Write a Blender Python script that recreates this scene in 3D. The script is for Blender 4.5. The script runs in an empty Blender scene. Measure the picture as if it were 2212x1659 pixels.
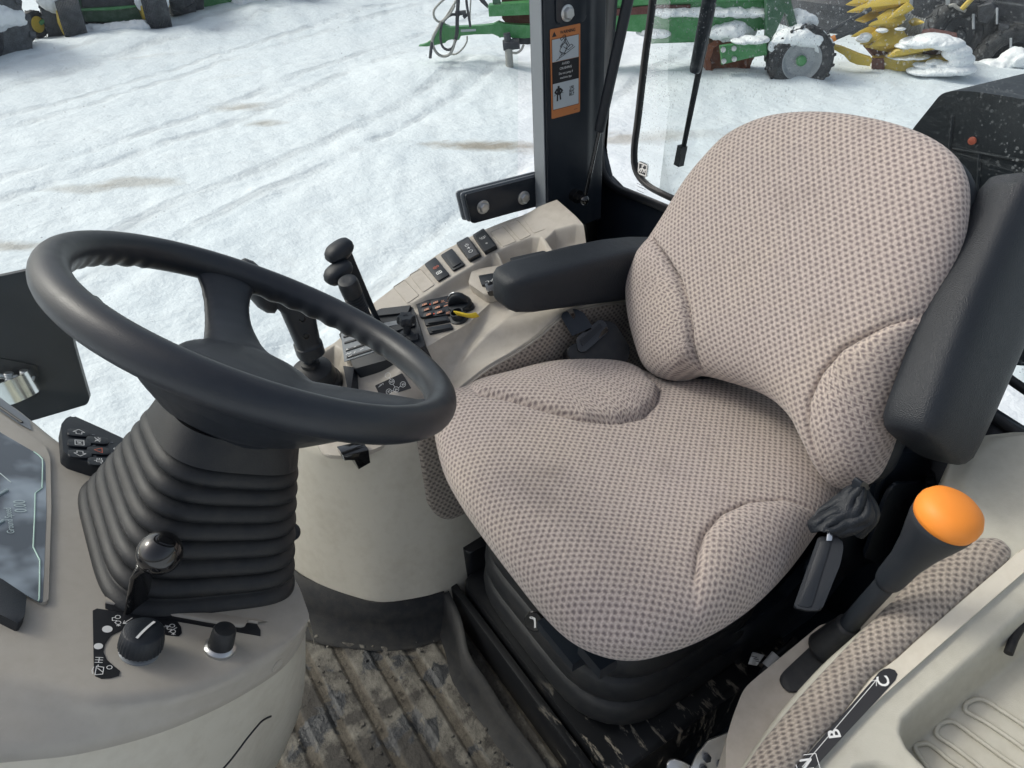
import bpy, bmesh, math, random
import numpy as np
from mathutils import Vector as V, Matrix, noise
random.seed(7)
rad = math.radians
sc = bpy.context.scene
COL = sc.collection
# ------------------------------------------------------------------ camera
# tractor frame: +X to the tractor's right, +Y forward, z=0 the cab floor
FPX = 1609.0; PITCH = rad(35); CAM = V((0, 0, 1.25))
RT = V((-.548, -.836, 0)).normalized(); HZ = V((.836, -.548, 0)).normalized(); UP = V((0, 0, 1))
DV = HZ*math.cos(PITCH) - UP*math.sin(PITCH); UV_ = HZ*math.sin(PITCH) + UP*math.cos(PITCH)
GZ = -1.3                                     # the snow
def ray(p): return DV + RT*((p[0]-1106)/FPX) + UV_*(-(p[1]-829.5)/FPX)
def at(p, d): return CAM + ray(p)*d
def pl(p, P0, N):
    d = ray(p); N = V(N); return CAM + d*((V(P0)-CAM).dot(N)/d.dot(N))
def onX(p, v): return pl(p, (v, 0, 0), (1, 0, 0))
def onY(p, v): return pl(p, (0, v, 0), (0, 1, 0))
def onZ(p, v): return pl(p, (0, 0, v), (0, 0, 1))
cd = bpy.data.cameras.new("camera"); cam = bpy.data.objects.new("camera", cd); COL.objects.link(cam)
cd.sensor_width = 36; cd.lens = FPX/2212*36; cd.clip_start = .02; cd.clip_end = 2000
M = Matrix.Identity(4)
for i in range(3): M[i][0] = RT[i]; M[i][1] = UV_[i]; M[i][2] = -DV[i]; M[i][3] = CAM[i]
cam.matrix_world = M; sc.camera = cam
# ------------------------------------------------------------------ materials
def nt(name):
    m = bpy.data.materials.new(name); m.use_nodes = True; t = m.node_tree
    return m, t, t.nodes['Principled BSDF']
def node(t, typ, **kw):
    n = t.nodes.new(typ)
    for k, v in kw.items():
        if k in n.inputs.keys(): n.inputs[k].default_value = v
        else: setattr(n, k, v)
    return n
def coords(t, kind='Object', scale=None):
    c = t.nodes.new('ShaderNodeTexCoord'); o = c.outputs[kind]
    if scale:
        mp = t.nodes.new('ShaderNodeMapping'); mp.inputs['Scale'].default_value = scale
        t.links.new(o, mp.inputs['Vector']); o = mp.outputs[0]
    return o
def nz(t, vec, scale, detail=3, rough=.5, dist=0):
    n = node(t, 'ShaderNodeTexNoise'); n.inputs['Scale'].default_value = scale
    n.inputs['Detail'].default_value = detail; n.inputs['Roughness'].default_value = rough
    n.inputs['Distortion'].default_value = dist
    t.links.new(vec, n.inputs['Vector']); return n.outputs['Fac']
def ramp(t, fac, stops):
    r = t.nodes.new('ShaderNodeValToRGB'); e = r.color_ramp.elements
    while len(e) > 1: e.remove(e[-1])
    for i, (p, c) in enumerate(stops):
        if not hasattr(c, '__len__'): c = (c, c, c)
        k = e[0] if i == 0 else e.new(p)
        k.position = p; k.color = (*c, 1)
    t.links.new(fac, r.inputs[0]); return r.outputs[0]
def mix(t, f, a, b):
    m = t.nodes.new('ShaderNodeMix'); m.data_type = 'RGBA'
    def put(x, s):
        if hasattr(x, 'is_linked') or isinstance(x, bpy.types.NodeSocket): t.links.new(x, s)
        elif hasattr(x, '__len__'): s.default_value = (*x, 1) if len(x) == 3 else x
        else: s.default_value = x
    put(f, m.inputs[0]); put(a, m.inputs[6]); put(b, m.inputs[7]); return m.outputs[2]
def math_(t, op, a, b=None, c=None):
    m = t.nodes.new('ShaderNodeMath'); m.operation = op
    for i, x in enumerate((a, b, c)):
        if x is None: continue
        if isinstance(x, bpy.types.NodeSocket): t.links.new(x, m.inputs[i])
        else: m.inputs[i].default_value = x
    return m.outputs[0]
def bump(t, bsdf, h, strength, dist=.001):
    b = t.nodes.new('ShaderNodeBump'); b.inputs['Strength'].default_value = strength
    b.inputs['Distance'].default_value = dist
    t.links.new(h, b.inputs['Height']); t.links.new(b.outputs[0], bsdf.inputs['Normal'])
def plastic(name, col, rough=.5, grain=900, gs=.3, var=.12, dust=None, dustamt=.35, metal=0, spec=.5, coat=0, gd=.0006):
    m, t, b = nt(name); o = coords(t)
    n1 = nz(t, o, 9, 5, .6); n2 = nz(t, o, 60, 4, .6)
    c2 = [min(1, x*(1+var)) for x in col]; c1 = [x*(1-var) for x in col]
    col_ = mix(t, n1, c1, c2)
    if dust:
        f = math_(t, 'MULTIPLY', ramp(t, math_(t, 'ADD', math_(t, 'MULTIPLY', n2, .5), math_(t, 'MULTIPLY', n1, .5)), [(.45, 0), (.75, 1)]), dustamt)
        col_ = mix(t, f, col_, dust)
    t.links.new(col_, b.inputs['Base Color'])
    t.links.new(math_(t, 'ADD', math_(t, 'MULTIPLY', n2, .18), rough-.09), b.inputs['Roughness'])
    b.inputs['Metallic'].default_value = metal; b.inputs['Specular IOR Level'].default_value = spec
    b.inputs['Coat Weight'].default_value = coat
    if gs:
        v = t.nodes.new('ShaderNodeTexVoronoi'); v.inputs['Scale'].default_value = grain
        t.links.new(o, v.inputs['Vector'])
        bump(t, b, v.outputs['Distance'], gs, gd)
    return m
BEIGE = plastic('beige_plastic', (.47, .43, .375), .52, 1400, .18, .07, (.28, .235, .18), .5)
BEIGE2 = plastic('pale_beige_plastic', (.60, .565, .48), .46, 1400, .12, .04, (.36, .31, .23), .4)
DASH = plastic('taupe_dash_plastic', (.43, .40, .35), .50, 1400, .2, .04, (.26, .22, .17), .32)
GREIGE = plastic('grey_beige_plastic', (.46, .45, .385), .55, 900, .25, .05, (.25, .22, .17), .35)
BLACK = plastic('black_grained_plastic', (.013, .017, .023), .45, 1000, .3, .2, (.07, .07, .068), .08, spec=.42)
RIMSKIN = plastic('moulded_wheel_skin', (.015, .019, .026), .40, 900, .16, .2, (.07, .068, .06), .15)
LEATHER = plastic('black_vinyl', (.012, .016, .022), .48, 650, .55, .2, (.06, .06, .06), .08, gd=.001, spec=.42)
TYREF = plastic('hazed_far_tyre', (.055, .06, .068), .8, 60, .3, .3, (.20, .215, .23), .6)  # far tyre rubber, colour greyed to imitate haze through the dirty glass
RUBBER = plastic('black_rubber', (.015, .017, .020), .48, 700, .2, .2, (.12, .11, .095), .2, spec=.38)
RUBBERG = plastic('dusty_grey_rubber', (.009, .010, .012), .55, 500, .3, .25, (.11, .10, .08), .25, spec=.3)
BLACKP = plastic('black_painted_metal', (.012, .017, .025), .33, 200, .03, .15, (.04, .045, .05), .12)
GLOSS = plastic('gloss_black_plastic', (.008, .008, .009), .12, 100, 0, .1, None, coat=.6)
DECAL = plastic('black_decal', (.012, .013, .016), .38, 100, 0, .1, None)
STEELG = plastic('grey_edge_paint', (.20, .22, .24), .45, 200, .02, .08, None)
ZINC = plastic('zinc_steel', (.55, .56, .56), .32, 300, .1, .25, (.25, .24, .2), .3, metal=.9)
CHROME = plastic('chrome_steel', (.7, .72, .72), .18, 300, 0, .1, None, metal=1)
WHITE = plastic('white_print', (.72, .73, .72), .5, 100, 0, .03, None)
ORANGEP = plastic('orange_print', (.50, .18, .055), .5, 100, 0, .05, None)
REDP = plastic('red_print', (.6, .13, .07), .5, 100, 0, .05, None)
SALMON = plastic('salmon_print', (.62, .28, .17), .5, 100, 0, .05, None)
BLUEGREY = plastic('pale_label_grey', (.42, .47, .50), .5, 100, 0, .05, None)
ORANGE = plastic('orange_rubber', (.85, .27, .03), .55, 900, .12, .03, None)
YELLOWT = plastic('yellow_webbing', (.75, .55, .03), .6, 900, .3, .05, None)
GREEN = plastic('green_paint', (.045, .22, .065), .4, 60, .05, .25, (.35, .4, .38), .25)
DGREEN = plastic('dark_green_paint', (.03, .10, .05), .45, 60, .05, .3, (.2, .24, .23), .5)
YELLOW = plastic('yellow_paint', (.52, .38, .055), .5, 60, .1, .3, (.30, .24, .10), .6)
RUST = plastic('rusty_steel', (.16, .055, .03), .8, 40, .4, .5, (.3, .14, .07), .6)
MAROON = plastic('maroon_brown_steel', (.10, .035, .03), .7, 40, .3, .4, (.2, .15, .13), .5)
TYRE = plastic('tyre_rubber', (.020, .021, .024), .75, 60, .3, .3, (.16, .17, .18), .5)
RIMG = plastic('grey_rim_paint', (.30, .32, .34), .5, 60, .1, .2, (.5, .52, .54), .4)
DARKM = plastic('dark_machine_steel', (.03, .033, .04), .6, 60, .2, .3, (.14, .15, .17), .5)
GREYM = plastic('grey_pipe', (.3, .3, .28), .5, 60, .1, .2, None)
SPOTS_ = [((1060, 318), 1.0, .30, .85), ((520, 225), .55, .35, .6), ((575, 262), .4, .2, .6), ((300, 392), .6, .25, .5), ((170, 405), .5, .2, .4), ((1340, 300), 1.0, .3, .5), ((30, 530), .5, .18, .6), ((1230, 245), .5, .12, .5), ((1440, 290), 1.2, .3, .35)]
def snowmat():
    m, t, b = nt('snow'); o = coords(t)
    n1 = nz(t, o, .9, 6, .6); n2 = nz(t, o, 4.5, 5, .55); n3 = nz(t, o, 26, 3, .6)
    s = coords(t, 'Object', (1.1, .2, 1)); 
    st = nz(t, s, 1.6, 7, .62, .6)
    cv = mix(t, n1, (.585, .66, .705), (.71, .76, .785))
    # tyre-packed dirty streaks that run along the yard
    big = ramp(t, nz(t, o, .22, 3, .5), [(.5, 0), (.66, 1)])
    f = math_(t, 'MULTIPLY', ramp(t, st, [(.57, 0), (.74, 1)]), math_(t, 'MULTIPLY', big, .4))
    cv = mix(t, f, cv, (.36, .33, .28))
    f2 = math_(t, 'MULTIPLY', ramp(t, nz(t, o, 3.1, 7, .7), [(.54, 0), (.70, 1)]), .3)
    SP_ = SPOTS_
    cv = mix(t, f2, cv, (.40, .43, .45))
    for (px_, rx_, ry_, am_) in SP_:
        c0 = onZ(px_, GZ); mp = t.nodes.new('ShaderNodeMapping'); mp.vector_type = 'TEXTURE'
        mp.inputs['Location'].default_value = c0; mp.inputs['Rotation'].default_value = (0, 0, math.atan2(RT.y, RT.x)); mp.inputs['Scale'].default_value = (rx_, ry_, 50)
        t.links.new(o, mp.inputs['Vector']); ln = t.nodes.new('ShaderNodeVectorMath'); ln.operation = 'LENGTH'; t.links.new(mp.outputs[0], ln.inputs[0])
        k = math_(t, 'SUBTRACT', math_(t, 'ADD', nz(t, o, 4, 6, .7), .45), ln.outputs['Value'])
        k = math_(t, 'MULTIPLY', ramp(t, math_(t, 'MULTIPLY', k, math_(t, 'MULTIPLY', st, nz(t, s, 5, 6, .7, .5))), [(.03, 0), (.17, 1)]), am_)
        cv = mix(t, k, cv, (.27, .235, .18))
    # packed wheel tracks crossing the yard
    sx = t.nodes.new('ShaderNodeSeparateXYZ'); t.links.new(o, sx.inputs[0])
    q = math_(t, 'ADD', math_(t, 'ADD', math_(t, 'MULTIPLY', sx.outputs[0], .85), math_(t, 'MULTIPLY', sx.outputs[1], .53)), math_(t, 'MULTIPLY', nz(t, o, .5, 2), .5))
    trk = None
    for q0, w_ in ((3.3, .10), (5.2, .10), (5.75, .12), (7.3, .13), (7.85, .12), (9.5, .14), (9.95, .13), (11.2, .2), (12.0, .16)):
        k = math_(t, 'SUBTRACT', 1, math_(t, 'MULTIPLY', math_(t, 'ABSOLUTE', math_(t, 'SUBTRACT', q, q0)), 1/w_))
        trk = math_(t, 'MAXIMUM', k, 0) if trk is None else math_(t, 'MAXIMUM', trk, k)
    trk = math_(t, 'MULTIPLY', math_(t, 'MINIMUM', math_(t, 'MULTIPLY', trk, 1.6), 1), ramp(t, nz(t, o, 1.3, 5, .65), [(.40, .1), (.60, 1)]))
    cv = mix(t, math_(t, 'MULTIPLY', trk, .42), cv, (.42, .45, .47))
    t.links.new(cv, b.inputs['Base Color']); b.inputs['Roughness'].default_value = .75
    b.inputs['Specular IOR Level'].default_value = .25
    h = math_(t, 'ADD', math_(t, 'MULTIPLY', n2, .8), math_(t, 'ADD', math_(t, 'MULTIPLY', n3, .16), math_(t, 'MULTIPLY', st, .7)))
    h = math_(t, 'SUBTRACT', h, math_(t, 'MULTIPLY', trk, .35)); bump(t, b, h, .45, .09); return m
SNOW = snowmat()
def snowcap():
    m, t, b = nt('settled_snow'); o = coords(t)
    cv = mix(t, nz(t, o, 3, 4), (.72, .76, .79), (.84, .86, .87)); t.links.new(cv, b.inputs['Base Color'])
    b.inputs['Roughness'].default_value = .8; bump(t, b, nz(t, o, 12, 5, .6), .5, .05); return m
SNOWC = snowcap()
def fabricmat(name, lt, dk, wrn=(.60, .51, .41), a=.0109, bb=.0067):
    m, t, b = nt(name)
    uv = t.nodes.new('ShaderNodeUVMap').outputs[0]
    jit = t.nodes.new('ShaderNodeTexNoise'); jit.inputs['Scale'].default_value = 160; jit.inputs['Detail'].default_value = 2
    t.links.new(uv, jit.inputs['Vector'])
    sb = t.nodes.new('ShaderNodeVectorMath'); sb.operation = 'MULTIPLY_ADD'
    t.links.new(jit.outputs['Color'], sb.inputs[0]); sb.inputs[1].default_value = (.0036, .0036, 0)
    t.links.new(uv, sb.inputs[2])
    s = t.nodes.new('ShaderNodeSeparateXYZ'); t.links.new(sb.outputs[0], s.inputs[0])
    u, v = s.outputs[0], s.outputs[1]
    vb = math_(t, 'DIVIDE', v, bb); row = math_(t, 'FLOOR', vb)
    par = math_(t, 'MULTIPLY', math_(t, 'FLOORED_MODULO', row, 2), .5)
    uu = math_(t, 'ADD', math_(t, 'DIVIDE', u, a), par)
    fu = math_(t, 'SUBTRACT', math_(t, 'FLOORED_MODULO', uu, 1), .5)
    fv = math_(t, 'SUBTRACT', math_(t, 'FLOORED_MODULO', vb, 1), .5)
    r = math_(t, 'POWER', math_(t, 'ADD', math_(t, 'POWER', math_(t, 'MULTIPLY', math_(t, 'ABSOLUTE', fu), 1.0), 3), math_(t, 'POWER', math_(t, 'MULTIPLY', math_(t, 'ABSOLUTE', fv), .72), 3)), .3333)
    dot = ramp(t, r, [(.10, 1), (.40, 0)])
    rib = math_(t, 'SINE', math_(t, 'MULTIPLY', u, 2*math.pi/.0017))
    rib2 = math_(t, 'SINE', math_(t, 'MULTIPLY', v, 2*math.pi/.0024))
    rr = math_(t, 'MULTIPLY', math_(t, 'ADD', math_(t, 'MULTIPLY', math_(t, 'ADD', rib, rib2), .25), .5), 1)
    obn = nz(t, coords(t), 5, 4, .6)
    base = mix(t, math_(t, 'MULTIPLY', rr, .55), lt, [x*.72 for x in lt])
    base = mix(t, ramp(t, obn, [(.45, 0), (.72, .4)]), base, wrn)
    fine = nz(t, uv, 900, 2, .6)
    dots = math_(t, 'MULTIPLY', dot, math_(t, 'ADD', math_(t, 'MULTIPLY', fine, .7), .5))
    colr = mix(t, dots, base, dk)
    sv_ = t.nodes.new('ShaderNodeMapping'); sv_.inputs['Scale'].default_value = (1, .38, 1); sv_.inputs['Rotation'].default_value = (0, 0, .5); t.links.new(uv, sv_.inputs['Vector'])
    yarn = ramp(t, nz(t, sv_.outputs[0], 620, 3, .75), [(.36, .62), (.64, 1.22)])
    yr = t.nodes.new('ShaderNodeMix'); yr.data_type = 'RGBA'; yr.blend_type = 'MULTIPLY'; yr.inputs[0].default_value = .8
    t.links.new(colr, yr.inputs[6]); t.links.new(yarn, yr.inputs[7]); colr = yr.outputs[2]
    stain = math_(t, 'MULTIPLY', ramp(t, nz(t, coords(t), 11, 5, .6), [(.56, 0), (.75, 1)]), .28)
    colr = mix(t, stain, colr, (.16, .13, .11))
    t.links.new(colr, b.inputs['Base Color']); b.inputs['Roughness'].default_value = .92
    b.inputs['Specular IOR Level'].default_value = .15
    b.inputs['Sheen Weight'].default_value = .25; b.inputs['Sheen Roughness'].default_value = .5
    h = math_(t, 'ADD', math_(t, 'MULTIPLY', rr, .35), math_(t, 'SUBTRACT', math_(t, 'MULTIPLY', fine, .6), math_(t, 'MULTIPLY', dot, .8)))
    bump(t, b, h, .55, .0012); return m
FABRIC = fabricmat('seat_fabric', (.565, .485, .44), (.15, .118, .125))
FABRIC2 = fabricmat('trim_fabric', (.46, .405, .345), (.10, .083, .08))
def matmat():
    m, t, b = nt('muddy_rubber_mat'); o = coords(t)
    big = nz(t, o, 5.5, 7, .62, .4); sm = nz(t, o, 45, 6, .7); gr = nz(t, o, 190, 3, .7)
    sep = t.nodes.new('ShaderNodeSeparateXYZ'); t.links.new(o, sep.inputs[0])
    fine_ = nz(t, o, 30, 7, .72, 0)
    mud = ramp(t, math_(t, 'ADD', math_(t, 'MULTIPLY', big, .68), math_(t, 'MULTIPLY', fine_, .32)), [(.475, 0), (.515, .6), (.58, 1)])
    ph = math_(t, 'ABSOLUTE', math_(t, 'SUBTRACT', math_(t, 'FLOORED_MODULO', math_(t, 'DIVIDE', sep.outputs[1], .058), 1), .5))
    chan = ramp(t, ph, [(.14, 1), (.20, 0)])
    c = mix(t, gr, (.03, .028, .026), (.085, .078, .068))
    dry = mix(t, sm, (.075, .072, .064), (.31, .29, .245))
    c = mix(t, math_(t, 'MULTIPLY', mud, .93), c, dry)
    c = mix(t, math_(t, 'MULTIPLY', chan, .75), c, mix(t, gr, (.035, .03, .024), (.17, .145, .11)))
    wet = ramp(t, nz(t, o, 11, 5, .6, .3), [(.565, 0), (.60, 1)])
    c = mix(t, math_(t, 'MULTIPLY', wet, .9), c, (.020, .024, .030))
    t.links.new(c, b.inputs['Base Color'])
    t.links.new(math_(t, 'SUBTRACT', .85, math_(t, 'MULTIPLY', wet, .5)), b.inputs['Roughness'])
    bump(t, b, math_(t, 'ADD', math_(t, 'ADD', gr, sm), math_(t, 'MULTIPLY', mud, .8)), .7, .0025); return m
MAT = matmat()
def muddymetal():
    m, t, b = nt('mud_splashed_black_metal'); o = coords(t)
    n = nz(t, coords(t, 'Object', (3, 9, 3)), 6, 7, .7, .3); g = nz(t, o, 120, 3)
    lo = coords(t); s = t.nodes.new('ShaderNodeSeparateXYZ'); t.links.new(lo, s.inputs[0])
    near = ramp(t, s.outputs[0], [(.46, 1), (.62, 0)])
    f = math_(t, 'MULTIPLY', ramp(t, n, [(.56, 0), (.61, 1)]), near)
    c = mix(t, f, (.011, .012, .014), mix(t, g, (.16, .14, .11), (.32, .29, .24)))
    t.links.new(c, b.inputs['Base Color'])
    t.links.new(math_(t, 'ADD', math_(t, 'MULTIPLY', f, .5), .34), b.inputs['Roughness'])
    bump(t, b, f, .5, .002); return m
BASEM = muddymetal()
def glassmat(name, dens=.5, tint=(.93, .97, .96), streak=0.0, DROPS=((150, .26), (60, .20))):
    m, t, b = nt(name); t.nodes.remove(b); out = t.nodes['Material Output']
    o = coords(t)
    tr = node(t, 'ShaderNodeBsdfTransparent'); tr.inputs[0].default_value = (*tint, 1)
    gl = node(t, 'ShaderNodeBsdfGlossy'); gl.inputs['Roughness'].default_value = .03; gl.inputs[0].default_value = (1, 1, 1, 1)
    fr = node(t, 'ShaderNodeFresnel'); fr.inputs[0].default_value = 1.35
    m1 = node(t, 'ShaderNodeMixShader'); t.links.new(math_(t, 'MULTIPLY', fr.outputs[0], .35), m1.inputs[0])
    t.links.new(tr.outputs[0], m1.inputs[1]); t.links.new(gl.outputs[0], m1.inputs[2])
    df = node(t, 'ShaderNodeBsdfDiffuse'); df.inputs[0].default_value = (.62, .68, .70, 1)
    f = None
    for s_, r_ in DROPS:
        v = t.nodes.new('ShaderNodeTexVoronoi'); v.inputs['Scale'].default_value = s_; t.links.new(o, v.inputs['Vector'])
        dd = ramp(t, v.outputs['Distance'], [(r_*.55, 1), (r_, 0)])
        sel = math_(t, 'GREATER_THAN', v.outputs['Color'], 1-dens*(.55 if s_ > 80 else .3))
        k = math_(t, 'MULTIPLY', dd, sel); f = k if f is None else math_(t, 'MAXIMUM', f, k)
    patch = ramp(t, nz(t, o, 2.3, 4, .6), [(.40, .15), (.62, 1)])
    f = math_(t, 'MULTIPLY', f, math_(t, 'MULTIPLY', patch, .45))
    haze = math_(t, 'MULTIPLY', ramp(t, nz(t, o, 5, 5, .65), [(.35, 0), (.8, 1)]), .06)
    f = math_(t, 'MAXIMUM', f, haze)
    if streak:
        sx = nz(t, coords(t, 'Object', (6, 6, 160)), 1.0, 5, .7)
        rot = t.nodes.new('ShaderNodeMapping'); rot.inputs['Rotation'].default_value = (0, rad(42), 0); rot.inputs['Scale'].default_value = (3, 3, 130)
        t.links.new(o, rot.inputs['Vector']); sx = nz(t, rot.outputs[0], 1.0, 4, .7)
        f = math_(t, 'MAXIMUM', f, math_(t, 'MULTIPLY', ramp(t, sx, [(.55, 0), (.75, 1)]), streak))
    m2 = node(t, 'ShaderNodeMixShader'); t.links.new(f, m2.inputs[0])
    t.links.new(m1.outputs[0], m2.inputs[1]); t.links.new(df.outputs[0], m2.inputs[2])
    t.links.new(m2.outputs[0], out.inputs['Surface']); return m
GLASS = glassmat('side_glass', .32)
GLASSR = glassmat('rear_glass', .66, (.90, .95, .94), .16, ((190, .34), (95, .30), (42, .17)))
def screenmat():
    m, t, b = nt('display_screen'); o = coords(t)
    c = mix(t, ramp(t, nz(t, o, 14, 3, .5), [(.45, 0), (.62, 1)]), (.07, .085, .10), (.32, .38, .43))  # pale blue-grey patches in the base colour stand in for reflections
    t.links.new(c, b.inputs['Base Color']); b.inputs['Roughness'].default_value = .08
    b.inputs['Coat Weight'].default_value = .6; return m
SCREEN = screenmat()
def lit(name, col, e):
    m, t, b = nt(name); b.inputs['Base Color'].default_value = (*col, 1)
    b.inputs['Emission Color'].default_value = (*col, 1); b.inputs['Emission Strength'].default_value = e; return m
LCDG = lit('lcd_green', (.32, .48, .42), .15)
LEDR = lit('red_led', (.8, .1, .05), .6)
# ------------------------------------------------------------------ geometry helpers
def cr(pts, n=8, closed=False):
    """Catmull-Rom through points"""
    P = [V(p) for p in pts]; N = len(P); out = []
    g = (lambda i: P[i % N]) if closed else (lambda i: P[i] if 0 <= i < N else (P[0]*2-P[1] if i < 0 else P[-1]*2-P[-2]))
    for i in range(N if closed else N-1):
        a, b, c, d = g(i-1), g(i), g(i+1), g(i+2)
        for k in range(n):
            t = k/n
            out.append(.5*((2*b)+(c-a)*t+(2*a-5*b+4*c-d)*t*t+(3*b-a-3*c+d)*t**3))
    if not closed: out.append(P[-1].copy())
    return out
def resample(pts, n, closed=False):
    P = [V(p) for p in pts]
    if closed: P = P+[P[0]]
    L = [0]
    for a, b in zip(P, P[1:]): L.append(L[-1]+(b-a).length)
    out = []; j = 0; m = n if closed else n-1
    for i in range(n):
        s = L[-1]*i/m
        while j < len(P)-2 and L[j+1] < s: j += 1
        d = L[j+1]-L[j]; out.append(P[j].lerp(P[j+1], 0 if d == 0 else (s-L[j])/d))
    return out
def rp(pts, r, n=4):
    P = [V(p) for p in pts]; N = len(P); out = []
    for i in range(N):
        p = P[i]; a = P[i-1]-p; b = P[(i+1) % N]-p
        q = min(r, a.length*.45, b.length*.45); A = p+a.normalized()*q; B = p+b.normalized()*q
        for k in range(n+1):
            t = k/n; out.append(A*(1-t)**2+p*2*t*(1-t)+B*t*t)
    return out
def frame(O, z, x=(1, 0, 0)):
    z = V(z).normalized(); x = V(x); x = (x-z*x.dot(z)).normalized(); y = z.cross(x)
    m = Matrix.Identity(4)
    for i in range(3): m[i][0] = x[i]; m[i][1] = y[i]; m[i][2] = z[i]; m[i][3] = O[i]
    return m
class B:
    def __init__(s): s.bm = bmesh.new(); s.uv = None
    def bev(s, faces, w, seg):
        if w <= 0: return
        ed = set(e for f in faces for e in f.edges if len(e.link_faces) == 2 and e.calc_face_angle(0) > .5)
        bmesh.ops.bevel(s.bm, geom=list(ed), offset=w, segments=seg, profile=.5, affect='EDGES', clamp_overlap=True)
    def box(s, m, sx, sy, sz, bev=0, seg=2):
        vs = [s.bm.verts.new(m @ V((x*sx/2, y*sy/2, z*sz/2))) for x in (-1, 1) for y in (-1, 1) for z in (-1, 1)]
        fs = [s.bm.faces.new([vs[i] for i in q]) for q in ((0, 1, 3, 2), (4, 6, 7, 5), (0, 4, 5, 1), (2, 3, 7, 6), (0, 2, 6, 4), (1, 5, 7, 3))]
        s.bev(fs, bev, seg); return s
    def prism(s, pts, vec, bev=0, seg=2):
        vec = V(vec); P = [V(p) for p in pts]
        a = [s.bm.verts.new(p) for p in P]; b = [s.bm.verts.new(p+vec) for p in P]; n = len(P)
        fs = [s.bm.faces.new(a[::-1]), s.bm.faces.new(b)]
        for i in range(n): fs.append(s.bm.faces.new((a[i], a[(i+1) % n], b[(i+1) % n], b[i])))
        if bev > 0:
            ed = set(fs[0].edges) | set(fs[1].edges)
            bmesh.ops.bevel(s.bm, geom=list(ed), offset=bev, segments=seg, profile=.5, affect='EDGES', clamp_overlap=True)
        return s
    def rings(s, R, cap=True, closed=True):
        rows = [[s.bm.verts.new(p) for p in r] for r in R]; n = len(rows[0])
        for a, b in zip(rows, rows[1:]):
            for i in range(n if closed else n-1):
                j = (i+1) % n
                s.bm.faces.new((a[i], a[j], b[j], b[i]))
        if cap and closed:
            s.bm.faces.new(rows[0][::-1]); s.bm.faces.new(rows[-1])
        return s
    def tube(s, path, r, n=12, cap=True):
        P = [V(p) for p in path]; m = len(P); rr = r if hasattr(r, '__len__') else [r]*m
        t0 = (P[1]-P[0]).normalized(); u = t0.orthogonal().normalized(); R = []
        for i in range(m):
            t = ((P[min(i+1, m-1)]-P[max(i-1, 0)])).normalized()
            u = (u-t*u.dot(t)).normalized(); w = t.cross(u)
            R.append([P[i]+(u*math.cos(2*math.pi*k/n)+w*math.sin(2*math.pi*k/n))*rr[i] for k in range(n)])
        return s.rings(R, cap)
    def lathe(s, m, prof, n=32, cap=True, lug=None):
        R = []
        for q, (r, z) in enumerate(prof):
            R.append([m @ V((math.cos(2*math.pi*k/n)*r*(lug(k, q) if lug else 1), math.sin(2*math.pi*k/n)*r*(lug(k, q) if lug else 1), z)) for k in range(n)])
        return s.rings(R, cap)
    def ball(s, m, rx, ry, rz, n=24, k=12, e=1.0):
        R = []
        for i in range(1, k):
            f = math.pi*i/k-math.pi/2; c = abs(math.cos(f))**e; z = math.copysign(abs(math.sin(f))**e, math.sin(f))
            R.append([m @ V((rx*c*math.cos(2*math.pi*j/n), ry*c*math.sin(2*math.pi*j/n), rz*z)) for j in range(n)])
        return s.rings(R)
    def grid(s, G, uv=None):
        rows = [[s.bm.verts.new(p) for p in r] for r in G]; L = s.bm.loops.layers.uv.verify() if uv else None
        for i in range(len(rows)-1):
            for j in range(len(rows[0])-1):
                f = s.bm.faces.new((rows[i][j], rows[i][j+1], rows[i+1][j+1], rows[i+1][j]))
                if uv:
                    for lp, (a, b) in zip(f.loops, ((i, j), (i, j+1), (i+1, j+1), (i+1, j))): lp[L].uv = uv[a][b]
        return s
    def loft(s, curves, n=40, smooth=True):
        return s.grid([resample(cr(c, 8) if (smooth and len(c) > 2) else c, n) for c in curves])
    def make(s, name, mat, parent=None, ang=35, mods=(), label=None, recalc=True):
        bm = s.bm
        if recalc: bmesh.ops.recalc_face_normals(bm, faces=bm.faces)
        me = bpy.data.meshes.new(name); bm.to_mesh(me); bm.free()
        for p in me.polygons: p.use_smooth = True
        if ang < 180: me.set_sharp_from_angle(angle=rad(ang))
        o = bpy.data.objects.new(name, me); COL.objects.link(o)
        if mat: me.materials.append(mat)
        if parent: o.parent = parent
        for k, kw in mods:
            md = o.modifiers.new(k.lower(), k)
            for a, v in kw.items(): setattr(md, a, v)
        if label: o['label'] = label
        return o
def thing(name, label, cat, loc=(0, 0, 0), group=None):
    o = bpy.data.objects.new(name, None); COL.objects.link(o); o.location = (0, 0, 0)
    o['label'] = label; o['category'] = cat
    if group: o['group'] = group
    return o
def tag(o, label, cat, group=None):
    o['label'] = label; o['category'] = cat
    if group: o['group'] = group
    return o
SC = lambda n, w=.6: ('SUBSURF', dict(levels=n, render_levels=n))
def superloft(b, secs, n=36, e=3.5):
    """secs: (centre, halfvec_a, halfvec_b); superellipse sections"""
    R = []
    for c, A, Bv in secs:
        c = V(c); A = V(A); Bv = V(Bv); ring = []
        for k in range(n):
            t = 2*math.pi*k/n; ct, st = math.cos(t), math.sin(t)
            ring.append(c+A*math.copysign(abs(ct)**(2/e), ct)+Bv*math.copysign(abs(st)**(2/e), st))
        R.append(ring)
    return b.rings(R)
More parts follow.
